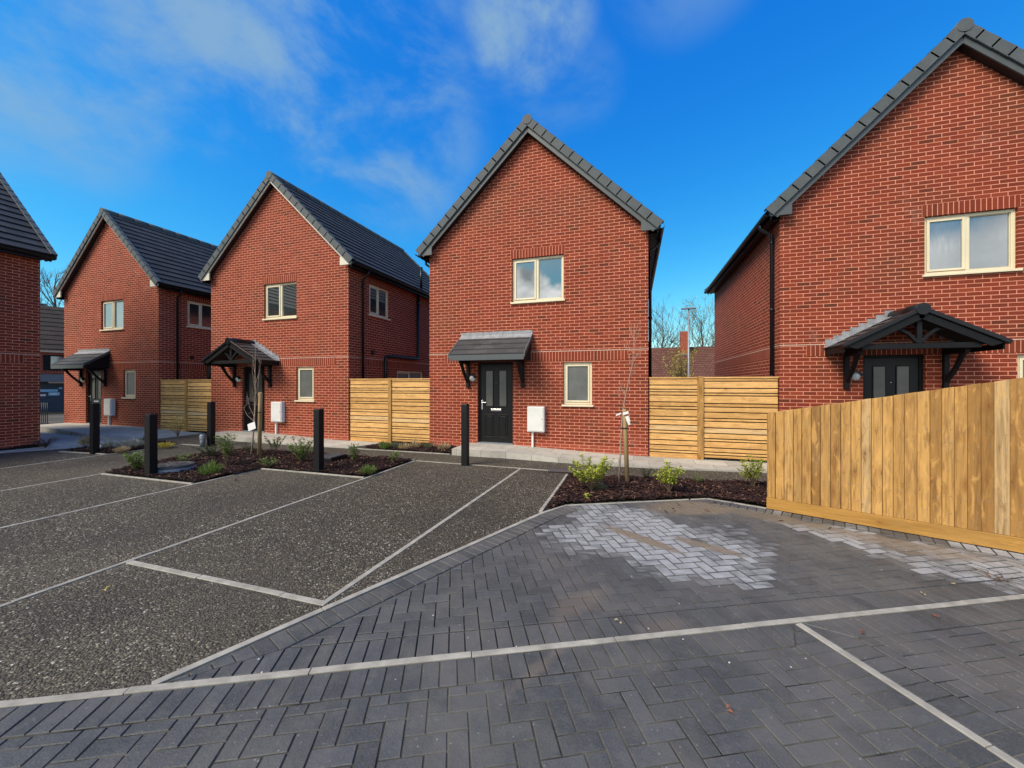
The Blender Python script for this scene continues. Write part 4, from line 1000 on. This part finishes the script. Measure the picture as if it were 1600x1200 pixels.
# the older building glimpsed between the two left-hand houses
d = raydir(80, 600); dd = 22.5 / math.cos(math.atan(720 / FPX)); bx = thing('old_building', 'older brown-roofed building with dark blue entrance, glimpsed between two houses', 'building', (d.x * dd, d.y * dd, 0), math.atan2(d.y, d.x) - R(90))
m = MB()
for P, wd in ((lambda a, z: (-5 + a, 0, z), 10), (lambda a, z: (5, a, z), 7), (lambda a, z: (5 - a, 7, z), 10), (lambda a, z: (-5, 7 - a, z), 7)): m.face([P(0, 0), P(wd, 0), P(wd, 3.8), P(0, 3.8)], [(0, 0), (wd, 0), (wd, 3.8), (0, 3.8)])
m.build('wall', BRICK, bx)
m = MB()
for k in range(10):
    t0, t1 = k / 10, (k + 1) / 10; f = [(-5.3, -.35 + 3.85 * t0, 3.65 + 3.0 * t0 + .04), (5.3 - 4.3 * t0, -.35 + 3.85 * t0, 3.65 + 3.0 * t0 + .04), (5.3 - 4.3 * t1, -.35 + 3.85 * t1, 3.65 + 3.0 * t1), (-5.3, -.35 + 3.85 * t1, 3.65 + 3.0 * t1)]
    m.face(f, [(p[0], s) for p, s in zip(f, (t0 * 4.9, t0 * 4.9, t1 * 4.9, t1 * 4.9))]); m.face([(f[0][0], f[0][1], f[0][2] - .05), (f[1][0], f[1][1], f[1][2] - .05), f[1], f[0]])
m.face([(5.3, -.35, 3.65), (5.3, 7.3, 3.65), (1.0, 3.5, 6.65)]); m.face([(5.3, 7.35, 3.65), (-5.3, 7.35, 3.65), (-5.3, 3.5, 6.65), (1.0, 3.5, 6.65)])
rf = m.build('roof', DARKTILE, bx); m = MB(); m.tube([(-.4, 5.2, 5.0), (-.4, 5.2, 6.9)], .14, 10); m.tube([(-.4, 5.2, 6.9), (-.4, 5.2, 6.98)], .24, 10); m.build('flue', STEEL, rf)
m = MB(); m.box((-5, -.16, 3.5), (5, -.04, 3.66)); m.build('fascia', WHITEP, bx)
m = MB(); m.box((-.3, -.03, 2.45), (.65, -.002, 3.35)); w = m.build('window', BLACKWOOD, bx); m = MB(); m.box((-.02, -.05, 2.55), (.55, -.032, 3.27)); m.build('pane', GLASSW, w); m = MB(); m.box((-1.6, -.03, 2.45), (-.6, -.002, 3.35)); m.build('window', BLACKWOOD, bx)
BLUE = plain('dark_blue_panel', (.022, .05, .075), .4, .2, 3); POST = plain('blue_notice', (.25, .5, .68), .5, .15, 5)
m = MB(); m.box((-2.2, -.5, 1.78), (2.2, -.002, 2.2)); m.build('entrance_canopy', GREYPIPE, bx)
m = MB(); m.box((-1.2, -.06, 0), (.85, -.002, 1.775)); dr = m.build('door', BLUE, bx)
m = MB(); m.box((-.5, -.075, 1.2), (.25, -.062, 1.34)); m.box((.28, -.074, 1.36), (.42, -.062, 1.45)); m.box((-.1, -.076, .98), (.32, -.0625, 1.16)); m.build('notice', POST, dr)
m = MB(); m.box((-.02, -.082, 1.02), (.22, -.0765, 1.12)); m.box((-.45, -.076, .95), (-.2, -.062, 1.06)); m.build('label_sheet', WHITEP, dr)
m = MB(); m.box((-.1, -.30, 1.70), (.5, -.22, 1.778)); m.build('strip_light', WHITEP, bx)

# ------------------------------------------------------------------ sky, sun, camera
SUN = Vector((-.41, -.57, .71)).normalized(); el = math.asin(SUN.z); az = math.atan2(SUN.x, SUN.y)
w = bpy.data.worlds.new('World'); S.world = w; w.use_nodes = True; nt = w.node_tree
class WM(M):
    def __init__(s, nt): s.nt = nt; s.N = nt.nodes
a = WM(nt); bgn = nt.nodes['Background']
sky = a.n('TexSky', {'sky_type': 'NISHITA', 'sun_disc': False, 'sun_elevation': el, 'sun_rotation': az, 'air_density': 1.0, 'dust_density': .3, 'ozone_density': 3.0, 'altitude': 0})
sc_ = a.n('SeparateColor', Color=sky.outputs[0])
def chan(k, g, p): return a.math('MINIMUM', a.math('MULTIPLY', a.math('POWER', sc_.outputs[k], p), g), 7.0)
graded = a.n('CombineColor', Red=chan(0, .080, 2.3), Green=chan(1, .66, 1.10), Blue=chan(2, 2.3, .42))   # clear, deep winter blue
dirv = a.n('TexCoord').outputs['Generated']
def lobe(px, py, inner, outer):
    c = raydir(px, py); dt = a.n('VectorMath', {'operation': 'DOT_PRODUCT'}, _0=dirv, _1=tuple(c)).outputs['Value']; return a.sstep(dt, math.cos(R(outer)), math.cos(R(inner)))
mask = None
for px, py, i, o_, k in ((30, 70, 3, 13, .8), (300, 20, 4, 18, .9), (520, 90, 5, 20, .95), (600, 200, 2, 14, .85), (820, 20, 3, 9, 1.15), (860, 110, 0, 8, .35), (125, 245, 0, 4, .45), (1080, -120, 2, 10, .4), (600, 305, 0, 6, .35), (905, 130, 0, 6, .3)):
    v = a.math('MULTIPLY', lobe(px, py, i, o_), k); mask = v if mask is None else a.math('MAXIMUM', mask, v)
mp = a.n('Mapping', Vector=dirv); mp.inputs['Scale'].default_value = (1.0, 1.0, 1.6); mp.inputs['Rotation'].default_value = (0, R(25), 0)
nz = a.noise(3.8, 8, .60, mp.outputs[0], .25)
wisp = a.math('MULTIPLY', mask, a.sstep(nz, .35, .66))
c = a.mix(a.math('MULTIPLY', wisp, .85), graded.outputs[0], (1.3, 2.15, 2.95))
# cumulus bank low in the sky behind the camera (mirrored in the window panes)
sp = a.n('SeparateXYZ', Vector=dirv); n2 = a.noise(7, 6, .55, dirv, .2)
topz = a.math('ADD', .16, a.math('MULTIPLY', n2, .24)); bank = a.math('MULTIPLY', a.sstep(a.math('SUBTRACT', topz, sp.outputs[2]), -.008, .02), a.sstep(sp.outputs[1], -.35, -.6))
bankc = a.ramp(a.noise(9, 5, .6, dirv), [(.35, (2.6, 2.8, 3.0)), (.62, (11.5, 11.5, 11.2))])
c = a.mix(a.math('MULTIPLY', bank, .92), c, bankc)
# bright broken cloud high up behind the camera, thinly covering the sun
dk = a.n('VectorMath', {'operation': 'DOT_PRODUCT'}, _0=dirv, _1=tuple(Vector((-.2, -.62, .76)).normalized())).outputs['Value']
deck = a.math('MULTIPLY', a.sstep(dk, .80, .92), a.sstep(a.noise(3.0, 6, .55, dirv), .34, .58))
c = a.mix(a.math('MULTIPLY', deck, .9), c, (6.2, 6.0, 5.6))
nt.links.new(c, bgn.inputs['Color']); bgn.inputs['Strength'].default_value = .12
sl = bpy.data.lights.new('sun', 'SUN'); sl.energy = 2.7; sl.angle = R(30); sl.color = (1, .88, .72)
so = bpy.data.objects.new('sun', sl); COL.objects.link(so); so.rotation_euler = SUN.to_track_quat('Z', 'Y').to_euler(); so.location = SUN * 30
cam = bpy.data.cameras.new('camera'); co = bpy.data.objects.new('camera', cam); COL.objects.link(co)
cam.sensor_width = 36; cam.lens = FPX / 1600 * 36; cam.clip_start = .05; cam.clip_end = 2000
co.location = (0, 0, EYE); co.rotation_euler = (R(90), 0, TH); S.camera = co
vs = S.view_settings; vs.view_transform = 'Standard'; vs.look = 'None'; vs.exposure = 0.85; vs.gamma = 1
S.cycles.use_denoising = True
